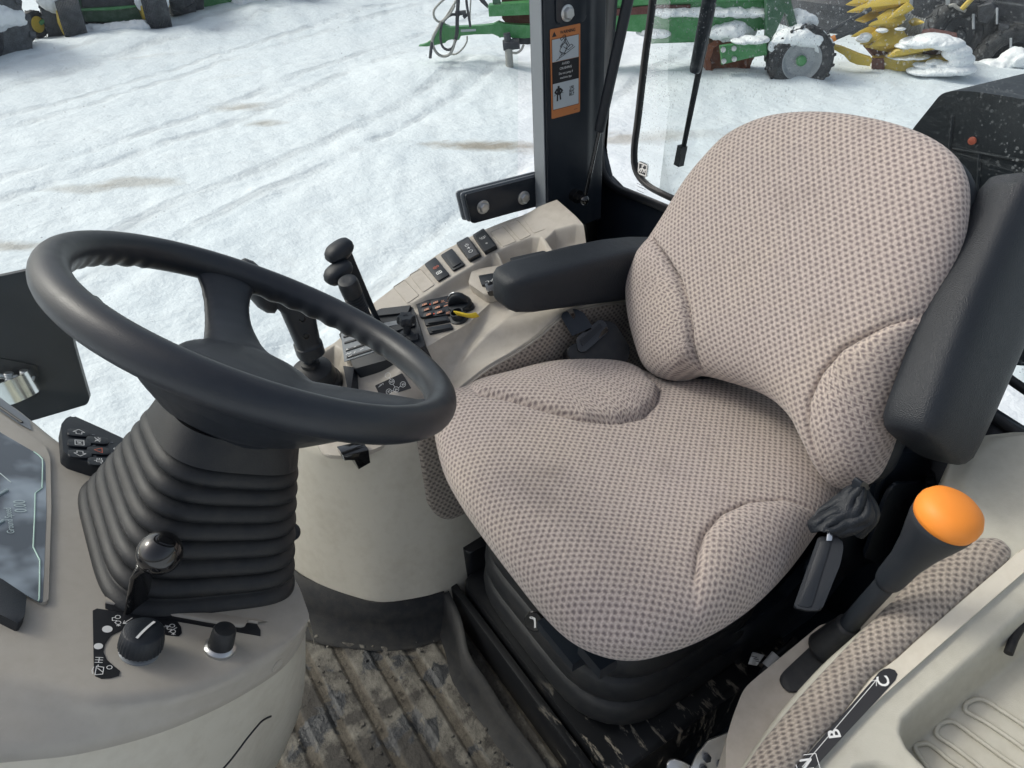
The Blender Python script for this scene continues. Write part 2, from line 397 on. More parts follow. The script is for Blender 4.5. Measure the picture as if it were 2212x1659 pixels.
def strokes(name, Mx, lines, w, mat, parent, z0=.0004):
    """flat printed lines in the xy plane of frame Mx"""
    b = B(); k = 0
    for ln in lines:
        P = [V((p[0], p[1], 0)) for p in ln]
        for a, c in zip(P, P[1:]):
            d = (c-a)
            if d.length < 1e-7: continue
            d.normalize(); nn = V((-d.y, d.x, 0))*w/2; z = V((0, 0, z0+k*2e-5)); k += 1
            a2 = a-d*w*.3; c2 = c+d*w*.3
            b.bm.faces.new([b.bm.verts.new(Mx @ (q+z)) for q in (a2-nn, c2-nn, c2+nn, a2+nn)])
    return b.make(name, mat, parent)
def arc(cx, cy, r, a0=0, a1=360, n=16, ry=None):
    return [(cx+r*math.cos(rad(a0+(a1-a0)*i/n)), cy+(ry or r)*math.sin(rad(a0+(a1-a0)*i/n))) for i in range(n+1)]
def text(s, Mx, x, y, size, mat, parent, align='CENTER', name='lettering', z=.0005, sx=1, bold=.0):
    c = bpy.data.curves.new('lettering', 'FONT'); c.body = s; c.size = size; c.align_x = align; c.align_y = 'CENTER'; c.offset = bold*size
    c.resolution_u = 3
    o = bpy.data.objects.new('lettering', c); COL.objects.link(o)
    bpy.context.view_layer.update()
    me = bpy.data.meshes.new_from_object(o); bpy.data.objects.remove(o); bpy.data.curves.remove(c)
    me.transform(Mx @ Matrix.Translation((x, y, z)) @ Matrix.Diagonal((sx, 1, 1, 1)))
    me.materials.clear(); me.materials.append(mat)
    ob = bpy.data.objects.new(name, me); COL.objects.link(ob); ob.parent = parent
    return ob
def seg_d(px, py, a, b):
    ax, ay = a; bx, by = b; dx, dy = bx-ax, by-ay; L = dx*dx+dy*dy+1e-12
    t = np.clip(((px-ax)*dx+(py-ay)*dy)/L, 0, 1); return np.hypot(px-ax-t*dx, py-ay-t*dy)
def pline_d(px, py, poly, closed=False):
    d = np.full(px.shape, 1e9); n = len(poly)
    for i in range(n if closed else n-1): d = np.minimum(d, seg_d(px, py, poly[i], poly[(i+1) % n]))
    return d
def inside(px, py, poly):
    c = np.zeros(px.shape, bool); n = len(poly)
    for i in range(n):
        x1, y1 = poly[i]; x2, y2 = poly[(i+1) % n]
        c ^= ((y1 > py) != (y2 > py)) & (px < (x2-x1)*(py-y1)/((y2-y1) or 1e-12)+x1)
    return c
def sdist(px, py, poly): d = pline_d(px, py, poly, True); return np.where(inside(px, py, poly), d, -d)
def sstep(x): x = np.clip(x, 0, 1); return x*x*(3-2*x)
def cushion(name, Mx, outline, centre, T, Tb, e, mat, parent, bolsters=(), seams=(), nt_=220, nr=90, extra=None, label=None):
    """padded shape on the xy plane of frame Mx: outline (frame coordinates, star shaped about centre), superelliptic edge"""
    P = resample(cr([(p[0], p[1], 0) for p in outline], 8, True), nt_, True)
    cx, cy = centre; P = np.array([(p.x, p.y) for p in P])
    out = []; 
    rho = np.concatenate([np.sin(np.linspace(0, 1, nr)*math.pi/2)])
    rho[0] = .0005
    rt = rho; 
    X = cx+(P[None, :, 0]-cx)*rt[:, None]; Y = cy+(P[None, :, 1]-cy)*rt[:, None]
    Z = T*np.power(np.clip(1-rt**e, 0, 1), 1/2.2)[:, None]*np.ones(X.shape)
    fade = np.power(np.clip(1-rt**(e*1.6), 0, 1), .6)[:, None]
    for poly, hgt, rr in bolsters:
        d = sdist(X, Y, poly); k = np.clip(d/rr, 0, 1); Z = Z+fade*hgt*np.sqrt(np.clip(1-(1-k)**2, 0, 1))*(d > 0)
    for poly, dep, sg in seams:
        d = pline_d(X, Y, poly); Z = Z-fade*dep*np.exp(-(d/sg)**1.3)
    if extra is not None: Z = Z+fade*extra(X, Y)
    # arclength uv along each radius
    dx = np.diff(X, axis=0); dy = np.diff(Y, axis=0); dz = np.diff(Z, axis=0)
    s3 = np.vstack([np.zeros((1, nt_)), np.cumsum(np.sqrt(dx**2+dy**2+dz**2), axis=0)])
    dirx = (P[:, 0]-cx); diry = (P[:, 1]-cy); dl = np.hypot(dirx, diry); dirx = dirx/dl; diry = diry/dl
    rows = [[Mx @ V((X[i, j], Y[i, j], Z[i, j])) for j in range(nt_)] for i in range(nr)]
    uvr = [[(cx+dirx[j]*s3[i, j], cy+diry[j]*s3[i, j]) for j in range(nt_)] for i in range(nr)]
    for i, f in enumerate((.15, .4, .65, .85, .96, 1.0)):
        sc_ = 1-.10*f**3
        rows.append([Mx @ V((cx+(P[j, 0]-cx)*sc_, cy+(P[j, 1]-cy)*sc_, -Tb*f)) for j in range(nt_)])
        uvr.append([(cx+dirx[j]*(s3[-1, j]+Tb*f), cy+diry[j]*(s3[-1, j]+Tb*f)) for j in range(nt_)])
    b = B()
    for r in rows: r.append(r[0])
    for j, r in enumerate(uvr): r.append(r[0])
    b.grid(rows, uvr)
    bmesh.ops.remove_doubles(b.bm, verts=b.bm.verts, dist=1e-6)
    return b.make(name, mat, parent, ang=180, label=label)
from mathutils.bvhtree import BVHTree
def hitter(*os):
    vs, fs, k = [], [], 0
    for o in os:
        vs += [v.co[:] for v in o.data.vertices]; fs += [[i+k for i in p.vertices] for p in o.data.polygons]; k = len(vs)
    t = BVHTree.FromPolygons(vs, fs)
    def f(p, off=0):
        d = ray(p).normalized(); h = t.ray_cast(CAM, d)
        if h[0] is None: return None, None
        n = h[1] if h[1].dot(d) < 0 else -h[1]
        return h[0]+n*off, n
    return f
def inframe(Mx, pts): Mi = Mx.inverted(); return [((Mi @ V(p)).x, (Mi @ V(p)).y) for p in pts]
def bolt(parent, P, n, r=.009, h=.006, name='bolt', washer=True):
    m = frame(P, n, (.3, .2, 1)); b = B()
    if washer: b.lathe(m, [(r*1.15, -.001), (r*1.15, .0018), (r*1.05, .0025)], 24)
    b.lathe(m, [(r*.85, .0026), (r*.85, h*.8+.002), (r*.7, h+.002)], 6)
    return b.make(name, ZINC, parent)
# ------------------------------------------------------------------ world, light
w = bpy.data.worlds.new("World"); sc.world = w; w.use_nodes = True; wt = w.node_tree
bg = wt.nodes['Background']; sky = wt.nodes.new('ShaderNodeTexSky'); sky.sky_type = 'NISHITA'
SUN_EL, SUN_AZ = rad(42), rad(48)    # azimuth clockwise from +Y
sky.sun_disc = False; sky.sun_elevation = SUN_EL; sky.sun_rotation = SUN_AZ
sky.air_density = 1.0; sky.dust_density = 5.0; sky.ozone_density = 1
hs = wt.nodes.new('ShaderNodeHueSaturation'); hs.inputs['Saturation'].default_value = .55
wt.links.new(sky.outputs[0], hs.inputs['Color']); wt.links.new(hs.outputs[0], bg.inputs[0]); bg.inputs[1].default_value = .13
sd = bpy.data.lights.new('sun', 'SUN'); so = bpy.data.objects.new('sun', sd); COL.objects.link(so)
sd.energy = 1.1; sd.angle = rad(14); sd.color = (1, .95, .86)
dirv = V((math.sin(SUN_AZ)*math.cos(SUN_EL), math.cos(SUN_AZ)*math.cos(SUN_EL), math.sin(SUN_EL)))
so.rotation_euler = dirv.to_track_quat('Z', 'Y').to_euler()
sc.view_settings.view_transform = 'Standard'; sc.view_settings.look = 'None'; sc.view_settings.exposure = 0.42
sc.cycles.max_bounces = 8; sc.cycles.transparent_max_bounces = 12
# ------------------------------------------------------------------ snow, floor
MOUNDS = [((1010, 150), 1.1, .34), ((880, 165), 1.0, .16), ((1120, 175), .9, .22), ((1500, 172), 1.2, .22), ((1640, 178), 1.2, .28), ((1760, 172), 1.0, .25),
          ((1400, 190), 1.3, .16), ((1300, 160), 1.0, .16), ((250, 100), 1.5, .25), ((140, 115), 1.2, .3), ((330, 85), 1.6, .3), ((500, 52), 2, .3), ((40, 150), .9, .25), ((1960, 165), 1.6, .3), ((2120, 165), 1.5, .25), ((700, 20), 3, .5), ((600, 30), 2.2, .3)]
MP = [(onZ(p, GZ), r, h*(.6 if p[0] in (1010, 880, 1120) else .32)) for p, r, h in MOUNDS]
def ground():
    na, nr_ = 720, 330; R = []
    rr = [0.4*(600/.4)**(i/nr_) for i in range(nr_+1)]
    a0 = math.atan2(HZ.y, HZ.x)
    # finer angles in front of the open side of the cab
    ang = [a0-math.pi+2*math.pi*i/na for i in range(na)]
    ang = [a0+((a-a0)/math.pi)**1*math.pi*(.35+.65*abs((a-a0)/math.pi)**1.5) for a in ang]
    for r in rr:
        row = []
        for a in ang:
            x, y = math.cos(a)*r, math.sin(a)*r; z = GZ
            if r < 70:
                z += .05*(noise.noise(V((x*.35, y*.35, 1)))+.5*noise.noise(V((x*1.1, y*1.1, 3))))
                z += .018*noise.noise(V((x*3.2, y*3.2, 5)))+.008*noise.noise(V((x*8, y*8, 6)))
                # wheel ruts crossing the yard
                q = x*.85+y*.53
                for q0 in (3.0, 4.9, 5.4, 7.0, 7.5, 9.2, 9.6, 10.9): z -= .028*math.exp(-((q-q0-.12*math.sin(y*.5+q0))/.10)**2)
                for c, rad_, h in MP:
                    d2 = ((x-c.x)**2+(y-c.y)**2)/rad_**2
                    if d2 < 6: z += h*math.exp(-d2*1.6)*(1+.35*noise.noise(V((x*2.1, y*2.1, 9))))
            row.append(V((x, y, z)))
        row.append(row[0].copy()); R.append(row)
    b = B(); b.grid(R); bmesh.ops.remove_doubles(b.bm, verts=b.bm.verts, dist=1e-5)
    o = b.make('snow_ground', SNOW, ang=180); o['kind'] = 'structure'
ground()
def cabfloor():
    b = B(); b.prism([(-.05, .75, -.01), (1.31, .75, -.01), (1.31, -1.3, -.01), (-.05, -1.3, -.01)], (0, 0, -.12))
    o = b.make('cab_floor', BLACKP); o['kind'] = 'structure'
cabfloor()
def floormat():
    th = thing('floor_mat', 'muddy ribbed black rubber mat between the dash and the seat base', 'floor mat')
    x0, x1, y0, y1 = .10, 1.16, -.60, .22; nx, ny = 300, 230; G = []
    for j in range(ny):
        y = y0+(y1-y0)*j/(ny-1); row = []
        for i in range(nx):
            x = x0+(x1-x0)*i/(nx-1)
            ph = ((y+.02*0)/.058) % 1.0; z = .004
            in_ = 1/(1+math.exp(-(x-.50)*200)) if False else 1
            rib = min(1, max(0, (abs(ph-.5)-.16)/.02))       # wide flat bars, narrow channels
            edge = min(1, max(0, (.94-.35*max(0, y+.12)-x)/.01))
            z += .0065*rib*edge
            mud = noise.fractal(V((x*9, y*9, 2)), 1, 2, 5)
            z += max(0, mud)*.005+.0016*noise.noise(V((x*60, y*60, 1)))
            row.append(V((x, y, z)))
        G.append(row)
    B().grid(G).make('ribbed_mat', MAT, th, ang=180)
    # rubber lip that stands up round the console foot and seat pedestal
    top = [onZ(p, .09) for p in [(600, 1195), (640, 1240), (690, 1266), (748, 1288), (816, 1304), (884, 1298), (960, 1280)]]
    bot = [onZ(p, .012) for p in [(590, 1310), (625, 1348), (668, 1368), (731, 1386), (833, 1397), (902, 1388), (966, 1370)]]
    mid = [t.lerp(q, .55)+V((.012, -.0, 0)) for t, q in zip(top, bot)]
    foot = [q+(q-t)*.25*V((1, 1, 0)) for t, q in zip(top, bot)]
    t2 = [t+(t-q)*.10*V((1, 1, 0)) for t, q in zip(top, bot)]
    B().loft([t2, top, mid, bot, foot], 60).make('mat_lip', RUBBERG, th, ang=180)
    f1 = [onZ((958, 1283), .085), onZ((985, 1345), .075), onZ((1002, 1420), .06), onZ((1040, 1480), .05), onZ((1090, 1560), .035), onZ((1150, 1640), .03), onZ((1200, 1720), .03)]
    f0 = [p+V((-.0, .028, 0))*1+V((0, 0, -p.z+.01)) for p in f1]
    f2 = [p+V((0, -.012, .002)) for p in f1]
    fm = [a.lerp(c, .45)+V((0, -.008, 0)) for a, c in zip(f0, f1)]
    B().loft([f0, fm, f1, f2], 50).make('mat_lip', RUBBERG, th, ang=180)
    # crumbs of dried mud
    b = B()
    for _ in range(520):
        x, y = random.uniform(.3, 1.0), random.uniform(-.42, .12); s = random.uniform(.0012, .0042)
        b.ball(frame((x, y, .012), (0, 0, 1)), s, s*random.uniform(.6, 1), s*.7, 6, 4)
    o = b.make('dried_mud', MAT, th); o['kind'] = 'stuff'
floormat()
# ------------------------------------------------------------------ driver seat
seat = thing('driver_seat', 'tractor driver seat in speckled taupe fabric on a black bellows', 'seat')
CN = V((0, .907, .42)).normalized()
MB_ = frame((.66, -.90, .62), CN, (-1, 0, 0))
def onB(p, off=0): return pl(p, V((.66, -.90, .62))+CN*off, CN)
bo = [(1515, 812), (1470, 824), (1430, 816), (1403, 792), (1384, 740), (1370, 680), (1366, 620), (1378, 570), (1410, 520), (1442, 470), (1487, 395), (1530, 340), (1578, 292), (1640, 260), (1700, 246), (1780, 243), (1860, 252), (1940, 270), (2010, 297), (2060, 333), (2085, 375), (2092, 425), (2084, 500), (2065, 580), (2035, 670), (1998, 760), (1965, 850), (1938, 930), (1912, 1000), (1885, 1040), (1840, 1056), (1800, 1046), (1768, 985), (1738, 925), (1698, 880), (1650, 850), (1585, 828)]
L_ = inframe(MB_, [onB(p) for p in bo])
lb = inframe(MB_, [onB(p, .04) for p in [(1300, 500), (1418, 520), (1459, 560), (1492, 607), (1510, 655), (1519, 710), (1519, 760), (1515, 840), (1460, 900), (1300, 800)]])
rb = inframe(MB_, [onB(p, .04) for p in [(2150, 660), (2010, 672), (1925, 706), (1842, 758), (1800, 810), (1773, 869), (1767, 924), (1776, 979), (1798, 1060), (1830, 1150), (2100, 1150)]])
lseam = lb[1:8]; rseam = rb[1:9]
cush_c = inframe(MB_, [onB((1730, 600))])[0]
def bx(X, Y): # gentle lumbar hollow
    return .018*np.exp(-((X-cush_c[0])/.30)**4)*np.cos((Y)*7.0)-.016*np.exp(-((X-cush_c[0])/.16)**2)*0
cushion('backrest', MB_, L_, cush_c, .058, .03, 5, FABRIC, seat, [(lb, .012, .035), (rb, .018, .05)], [(lseam, .012, .0032), (rseam, .011, .0032)], extra=bx, nt_=340, nr=140)
# shell behind
L2 = [(cush_c[0]+(x-cush_c[0])*.985, cush_c[1]+(y-cush_c[1])*.985) for x, y in L_]
cushion('back_shell', frame(V((.66, -.90, .62))-CN*.05, -CN, (1, 0, 0)), [(-x, y) for x, y in L2], (-cush_c[0], cush_c[1]), .03, .03, 5, BLACK, seat, nt_=120, nr=14)
MC = frame((.64, -.62, .455), (0, -.03, 1), (1, 0, 0))
def onC(p, z=.455): return onZ(p, z)
co = [(938, 905), (940, 960), (958, 1030), (995, 1100), (1050, 1180), (1110, 1260), (1170, 1335), (1230, 1390), (1300, 1422), (1370, 1430), (1440, 1414), (1530, 1377), (1620, 1318), (1700, 1238), (1765, 1150), (1810, 1080), (1830, 1010), (1790, 930), (1690, 860), (1560, 830), (1480, 840), (1440, 850), (1380, 825), (1290, 812), (1180, 818), (1080, 845), (1000, 868), (960, 880)]
CL = inframe(MC, [onC(p, .44) for p in co])
ccen = inframe(MC, [onC((1400, 1080), .44)])[0]
fb = inframe(MC, [onC(p, .51) for p in [(1035, 849), (1100, 866), (1180, 891), (1260, 910), (1330, 912), (1388, 897), (1420, 862), (1426, 830), (1404, 812), (1370, 740), (1150, 700), (1000, 790)]])
nb = inframe(MC, [onC(p, .51) for p in [(1512, 1300), (1505, 1240), (1508, 1195), (1522, 1152), (1555, 1112), (1610, 1084), (1690, 1070), (1760, 1071), (1830, 1085), (1900, 1180), (1760, 1330), (1600, 1400)]])
def cx_(X, Y): # front edge rolls down, slight central dish
    return -.010*np.exp(-((X-ccen[0])/.16)**2)*np.exp(-((Y+.06)/.2)**2)
cushion('seat_cushion', MC, CL, ccen, .062, .045, 4.2, FABRIC, seat, [(fb, .017, .045), (nb, .018, .05)], [(fb[:9], .011, .0032), (nb[1:9], .009, .0034)], extra=cx_, nt_=360, nr=140)
# cushion pan and bellows
def rrect(cx, cy, z, hx, hy, r, n=8, tilt=0):
    pts = [(cx-hx, cy-hy, z), (cx+hx, cy-hy, z), (cx+hx, cy+hy, z), (cx-hx, cy+hy, z)]
    return [V((p.x, p.y, p.z+tilt*(p.y-cy))) for p in rp(pts, r*1.6, n)]
b = B(); b.rings([rrect(.64, -.645, .385, .19, .17, .06), rrect(.64, -.645, .41, .215, .19, .07), rrect(.64, -.645, .43, .215, .19, .07)])
b.make('cushion_pan', BLACK, seat)
b = B(); R = []; n = 5
z0, z1 = .115, .405
for k in range(n*10+1):
    f = k/(n*10); ph = (f*n) % 1.0
    bul = max(0, math.sin(math.pi*ph))**.33
    tap = .012*(1-f)
    R.append(rrect(.655, -.655, z0+(z1-z0)*f, .198+.011*bul+tap, .178+.011*bul+tap, .085))
b.rings(R).make('suspension_bellows', RUBBER, seat, ang=60)
b = B()
b.prism(rp([(.405, -.452, .10), (.875, -.452, .10), (.875, -.87, .10), (.405, -.87, .10)], .03), (0, 0, -.105), .006)
b.prism([(.33, -.43, .088), (.90, -.43, .088), (.90, -.445, .088), (.33, -.445, .088)], (0, 0, -.085), .003)
b.prism(rp([(.872, -.47, .16), (.96, -.47, .16), (.96, -.8, .16), (.872, -.8, .16)], .01), (0, 0, -.16), .004)
b.make('seat_pedestal', BASEM, seat)
# weight knob with seat pictogram
kb = onY((1155, 1341), -.44); kf = (CAM-kb).normalized()*.6+V((-.2, .8, .2)); kf.normalize()
b = B(); m = frame(kb, kf, (0, 0, 1)); b.lathe(m, [(.006, -.05), (.006, -.012), (.011, -.010), (.013, -.002), (.0165, .0), (.0165, .003), (.0145, .005)], 32)
kn = b.make('height_knob', GLOSS, seat)
strokes('seat_symbol', m @ Matrix.Translation((0, 0, .005)) @ Matrix.Rotation(rad(90), 4, 'Z') @ Matrix.Scale(1.15, 4), [[(-.004, .007), (-.002, .0), (0, -.004), (.006, -.003), (.006, -.0045)], [(-.0055, .006), (-.0035, 0), (-.001, -.0055), (.004, -.0055)]], .0013, WHITE, kn)
b = B(); b.box(frame(onY((1215, 1385), -.445), (0, 1, 0), (1, 0, -.0)), .09, .018, .03, .004)
b.box(frame(onY((1290, 1418), -.45), (0, 1, 0)), .05, .022, .03, .004); b.make('adjuster_bracket', BLACKP, seat)
# floor-level knob
kb = onY((1118, 1570), -.415); b = B(); m = frame(kb, (-.25, .9, .25), (0, 0, 1))
b.lathe(m, [(.010, -.06), (.010, -.018), (.021, -.014), (.023, -.005), (.022, .002), (.018, .004)], 40, lug=lambda k, q: 1+.05*math.cos(k*2*math.pi/40*10) if q > 1 else 1)
kn = b.make('fore_aft_knob', BLACK, seat)
strokes('seat_symbol', m @ Matrix.Translation((0, 0, .004)), [[(-.006, .010), (-.003, .0), (0, -.005), (.008, -.004)], [(-.008, -.008), (.009, -.008)]], .0016, WHITE, kn)
# right armrest (far) lowered, left armrest folded up
b = B(); S = []
for f in [0, .015, .04, .12, .25, .45, .65, .82, .94, .99, 1.0]:
    y = -.600-.385*f; w_ = .043*(1-(1-min(1, f/.10))**2*.45)*(1 if f < .9 else 1-.35*((f-.9)/.1)**2); h_ = (.033+.019*min(1, f/.6))*(1 if f > .05 else .75+5*f)*(1 if f < .9 else 1-.35*((f-.9)/.1)**2)
    if f in (0, 1.0): w_ *= .75; h_ *= .75
    S.append(((.955, y, .653-.052*f+.006*math.sin(f*3)), (w_, 0, 0), (0, 0, h_)))
superloft(b, S, 56, 5.5)
b.make('armrest', LEATHER, seat, ang=180, label='right armrest lowered level beside the switch console')
b = B(); S = []
A0 = at((1995, 965), .985); A1 = at((2230, 410), 1.03); ax = (A1-A0); Ln = ax.length; axn = ax.normalized()
wv = V((.86, -.38, 0)); wv = (wv-axn*wv.dot(axn)).normalized(); hv = axn.cross(wv)
for f in [0, .012, .04, .1, .25, .5, .75, .9, .96, .99, 1.0]:
    k = 1.0 if .05 < f < .93 else (.80+.2*(f/.05)**.5 if f <= .05 else math.sqrt(max(0.05, 1-((f-.93)/.075)**2)))
    S.append((A0+ax*f, wv*.042*k, hv*(.066+.012*math.sin(math.pi*f))*k))
superloft(b, S, 48, 3.6)
arml = b.make('armrest', LEATHER, seat, ang=180, label='left armrest folded upright beside the backrest')
strokes('seam', Matrix.Identity(4), [], .001, BLACK, arml) if False else None
# bracket work at the near side of the seat
P = lambda p, x: onX(p, x)
b = B()
b.tube(cr([P((1958, 830), .405), P((1928, 852), .405), P((1912, 920), .40), P((1900, 1000), .40), P((1885, 1090), .40)], 6), .011, 12)
b.prism(rp([P(p, .395) for p in [(1880, 1050), (1925, 980), (1990, 975), (2010, 1010), (1985, 1100), (1930, 1180), (1850, 1235), (1780, 1260), (1740, 1240), (1820, 1150)]], .02), (.012, 0, 0), .002)
b.prism(rp([P(p, .38) for p in [(1905, 1075), (1925, 1040), (1990, 1038), (1998, 1075), (1960, 1150), (1890, 1215), (1860, 1200)]], .012), (-.006, 0, 0), .002)
b.prism(rp([P(p, .43) for p in [(1930, 940), (2010, 940), (2010, 1010), (1940, 1030)]], .01), (.03, 0, 0), .003)
b.prism(rp([P(p, .44) for p in [(1540, 1400), (1700, 1290), (1790, 1190), (1840, 1230), (1760, 1330), (1600, 1440)]], .01), (.02, 0, 0), .003)
b.make('side_bracket', BLACKP, seat)
kb = P((2005, 1025), .40); b = B(); m = frame(kb, (-.5, -.5, .35), (0, 0, 1))
b.lathe(m, [(.006, -.03), (.006, -.008), (.019, -.007), (.021, 0), (.020, .006), (.012, .009)], 48, lug=lambda k, q: 1+.13*math.cos(k*2*math.pi/48*7) if 1 < q < 5 else 1)
b.make('tilt_knob', BLACK, seat)
b = B(); b.prism(rp([P(p, .355) for p in [(1852, 1068), (1862, 1040), (1876, 1045), (1880, 1072), (1872, 1092), (1856, 1090)]], .006), (.012, 0, 0), .002)
b.make('recline_lever', BLACKP, seat)
b = B(); P0 = P((1800, 1195), .372); b.lathe(frame(P0, (-1, .2, .2)), [(.008, 0), (.008, .004), (.004, .005)], 16); b.make('bolt', BLACKP, seat)
# ---- seat belt
rt_ = thing('seat_belt_retractor', 'black seat belt reel with an open latch tongue between cushion and side wall', 'seat belt')
bp = P((1292, 752), .885)
m = frame(bp, (-.62, .30, .62), (-.35, -.9, .1))
def RP(p, d=0): q = pl(p, bp+m.to_3x3().col[2]*d, m.to_3x3().col[2]); return q
rv = -m.to_3x3().col[2]*.05
b = B(); b.prism(rp([RP(p) for p in [(1224, 752), (1254, 735), (1272, 712), (1308, 690), (1330, 700), (1362, 752), (1356, 778), (1344, 800), (1240, 782), (1228, 772)]], .006), rv, .003, 3)
b.make('reel_housing', RUBBER, rt_)
b = B(); b.prism(rp([RP(p, .006) for p in [(1244, 730), (1297, 688), (1309, 697), (1316, 715), (1262, 762), (1248, 758)]], .004), rv*.2, .002)
b.make('webbing_guide', GLOSS, rt_)
b = B(); b.prism([RP(p, .0085) for p in [(1252, 734), (1296, 698), (1302, 707), (1258, 748)]], rv*.05); b.make('webbing_slot', DECAL, rt_)
b = B(); tv = rv*.05
b.prism(rp([RP(p, .012) for p in [(1236, 726), (1212, 684), (1215, 676), (1226, 671), (1232, 681), (1240, 690), (1244, 680), (1236, 667), (1246, 668), (1262, 676), (1280, 706)]], .003), tv, 0)
b.make('latch_tongue', BLACKP, rt_)
bk = thing('seat_belt_buckle', 'black seat belt buckle on a leather-look stalk beside the near seat edge', 'seat belt')
bx0 = P((1768, 1240), .33)
zf = (CAM-bx0).normalized(); mk = frame(bx0, zf+V((0, 0, .2)), (1, 0, 0)); kn_ = mk.to_3x3().col[2]
KP = lambda p, d=0: pl(p, bx0+kn_*d, kn_)
b = B()
b.prism(rp([KP(p) for p in [(1713, 1312), (1768, 1158), (1790, 1160), (1819, 1163), (1822, 1185), (1815, 1220), (1775, 1318), (1745, 1319)]], .004), -kn_*.026, .0045, 3)
b.make('buckle_body', BLACK, bk)
b = B(); b.prism(rp([KP(p, .002) for p in [(1722, 1308), (1771, 1168), (1796, 1168), (1752, 1312)]], .003), -kn_*.006, .0012); b.make('release_button', BLACK, bk)
b = B(); b.prism(rp([KP(p, .004) for p in [(1785, 1168), (1792, 1110), (1798, 1108), (1803, 1112), (1797, 1168)]], .0008), -kn_*.0025, .0004); b.make('tongue', CHROME, bk)
b = B(); G = []
Lf = [(1842, 1050), (1815, 1060), (1790, 1085), (1763, 1105), (1744, 1130), (1755, 1150)]; Rt = [(1868, 1058), (1880, 1090), (1888, 1110), (1885, 1130), (1850, 1152), (1818, 1160)]
for i in range(26):
    a = resample([KP(p) for p in Lf], 26)[i]; c = resample([KP(p) for p in Rt], 26)[i]; row = []
    for j in range(24):
        t = j/23; q = a.lerp(c, t); row.append(q+kn_*(.014*math.sin(math.pi*t)+.006*noise.noise(V((i*.22, j*.28, 4)))+.002*math.sin(j*1.1+i*.5)))
    G.append(row)
b.grid(G)
b.make('stalk_cover', LEATHER, bk, ang=180, mods=[('SOLIDIFY', dict(thickness=.003)), SC(1)])
b = B(); b.tube(cr([KP((1855, 1062), -.01), KP((1880, 1110), -.02), KP((1850, 1150), -.04)], 6), .012, 10); b.make('stalk', LEATHER, bk)
# ------------------------------------------------------------------ steering wheel
WC = V((.728, -.158, .8346)); WN = V((.04, -.53, .847)).normalized()
W1 = V((0, 1, 0)).cross(WN).normalized(); W2 = WN.cross(W1)
wp = lambda th, r, z=0: WC+(W1*math.cos(rad(th))+W2*math.sin(rad(th)))*r+WN*z
sw = thing('steering_wheel', 'black padded three-spoke steering wheel over the ribbed column boot', 'steering wheel')
b = B(); R = []; NR = 260
for k in range(NR):
    th = 360*k/NR; c = wp(th, .206); er = (c-WC).normalized(); ring = []
    for j in range(24):
        a = 2*math.pi*j/24; r = .0178
        # finger grips on the underside
        und = max(0, -math.sin(a)+.1)*max(0, -math.cos(a)+.55)
        fg = 1 if (25 < th < 100 or 285 < th < 345) else 0
        r += .0012*und*fg*math.sin(rad(th)*46)
        ring.append(c+er*math.cos(a)*r*1.0+WN*math.sin(a)*r*1.08)
    R.append(ring)
R.append(R[0])
for A_, B_ in [(0, 0)]:
    pass
b.rings(R, cap=False); bmesh.ops.remove_doubles(b.bm, verts=b.bm.verts, dist=1e-6)
b.make('rim', RIMSKIN, sw, ang=180)
b = B()
SP = [(-4, 13), (232, 12), (118, 12)]
for th, hw in SP:
    S = []
    for f in [0, .08, .2, .35, .5, .65, .8, .92, 1.0]:
        r = .205-(.205-.055)*f; z = -.052*(1-(1-f)**2)-.002
        hw_ = .024+.022*(1-f)**5*1.0+.016*f**2
        c = wp(th, r, z); er = (wp(th, 1)-WC).normalized(); tn = WN.cross(er)
        S.append((c, tn*hw_, WN*(.0105+.004*f)))
    superloft(b, S, 24, 2.6)
# dished hub
hm = frame(WC-WN*.06, WN, W1)
b.lathe(hm, [(.02, .022), (.05, .020), (.075, .012), (.088, -.004), (.086, -.022), (.072, -.045), (.058, -.065), (.05, -.085)], 48)
# lower shroud below the near rim
for th in (232, 118):
    S = []
    for f in [0, .25, .5, .75, 1]:
        r = .175-.12*f; c = wp(th, r, -.018-.058*f); er = (wp(th, 1)-WC).normalized(); tn = WN.cross(er)
        S.append((c, tn*(.03+.035*f), WN*(.012+.022*f)))
    superloft(b, S, 20, 2.4)
for k in range(15):      # web between the two lower spokes
    th = 122+(228-122)*k/14; tn = WN.cross((wp(th, 1)-WC).normalized())
    S = [(wp(th, .168, -.024), tn*.020, WN*.006), (wp(th, .14, -.046), tn*.020, WN*.013), (wp(th, .10, -.072), tn*.020, WN*.019), (wp(th, .06, -.088), tn*.020, WN*.022)]
    superloft(b, S, 16, 2.2)
hub = b.make('hub', RIMSKIN, sw, ang=180, mods=[('REMESH', dict(mode='VOXEL', voxel_size=.0032, use_smooth_shade=True)), ('SMOOTH', dict(iterations=9, factor=.6))])
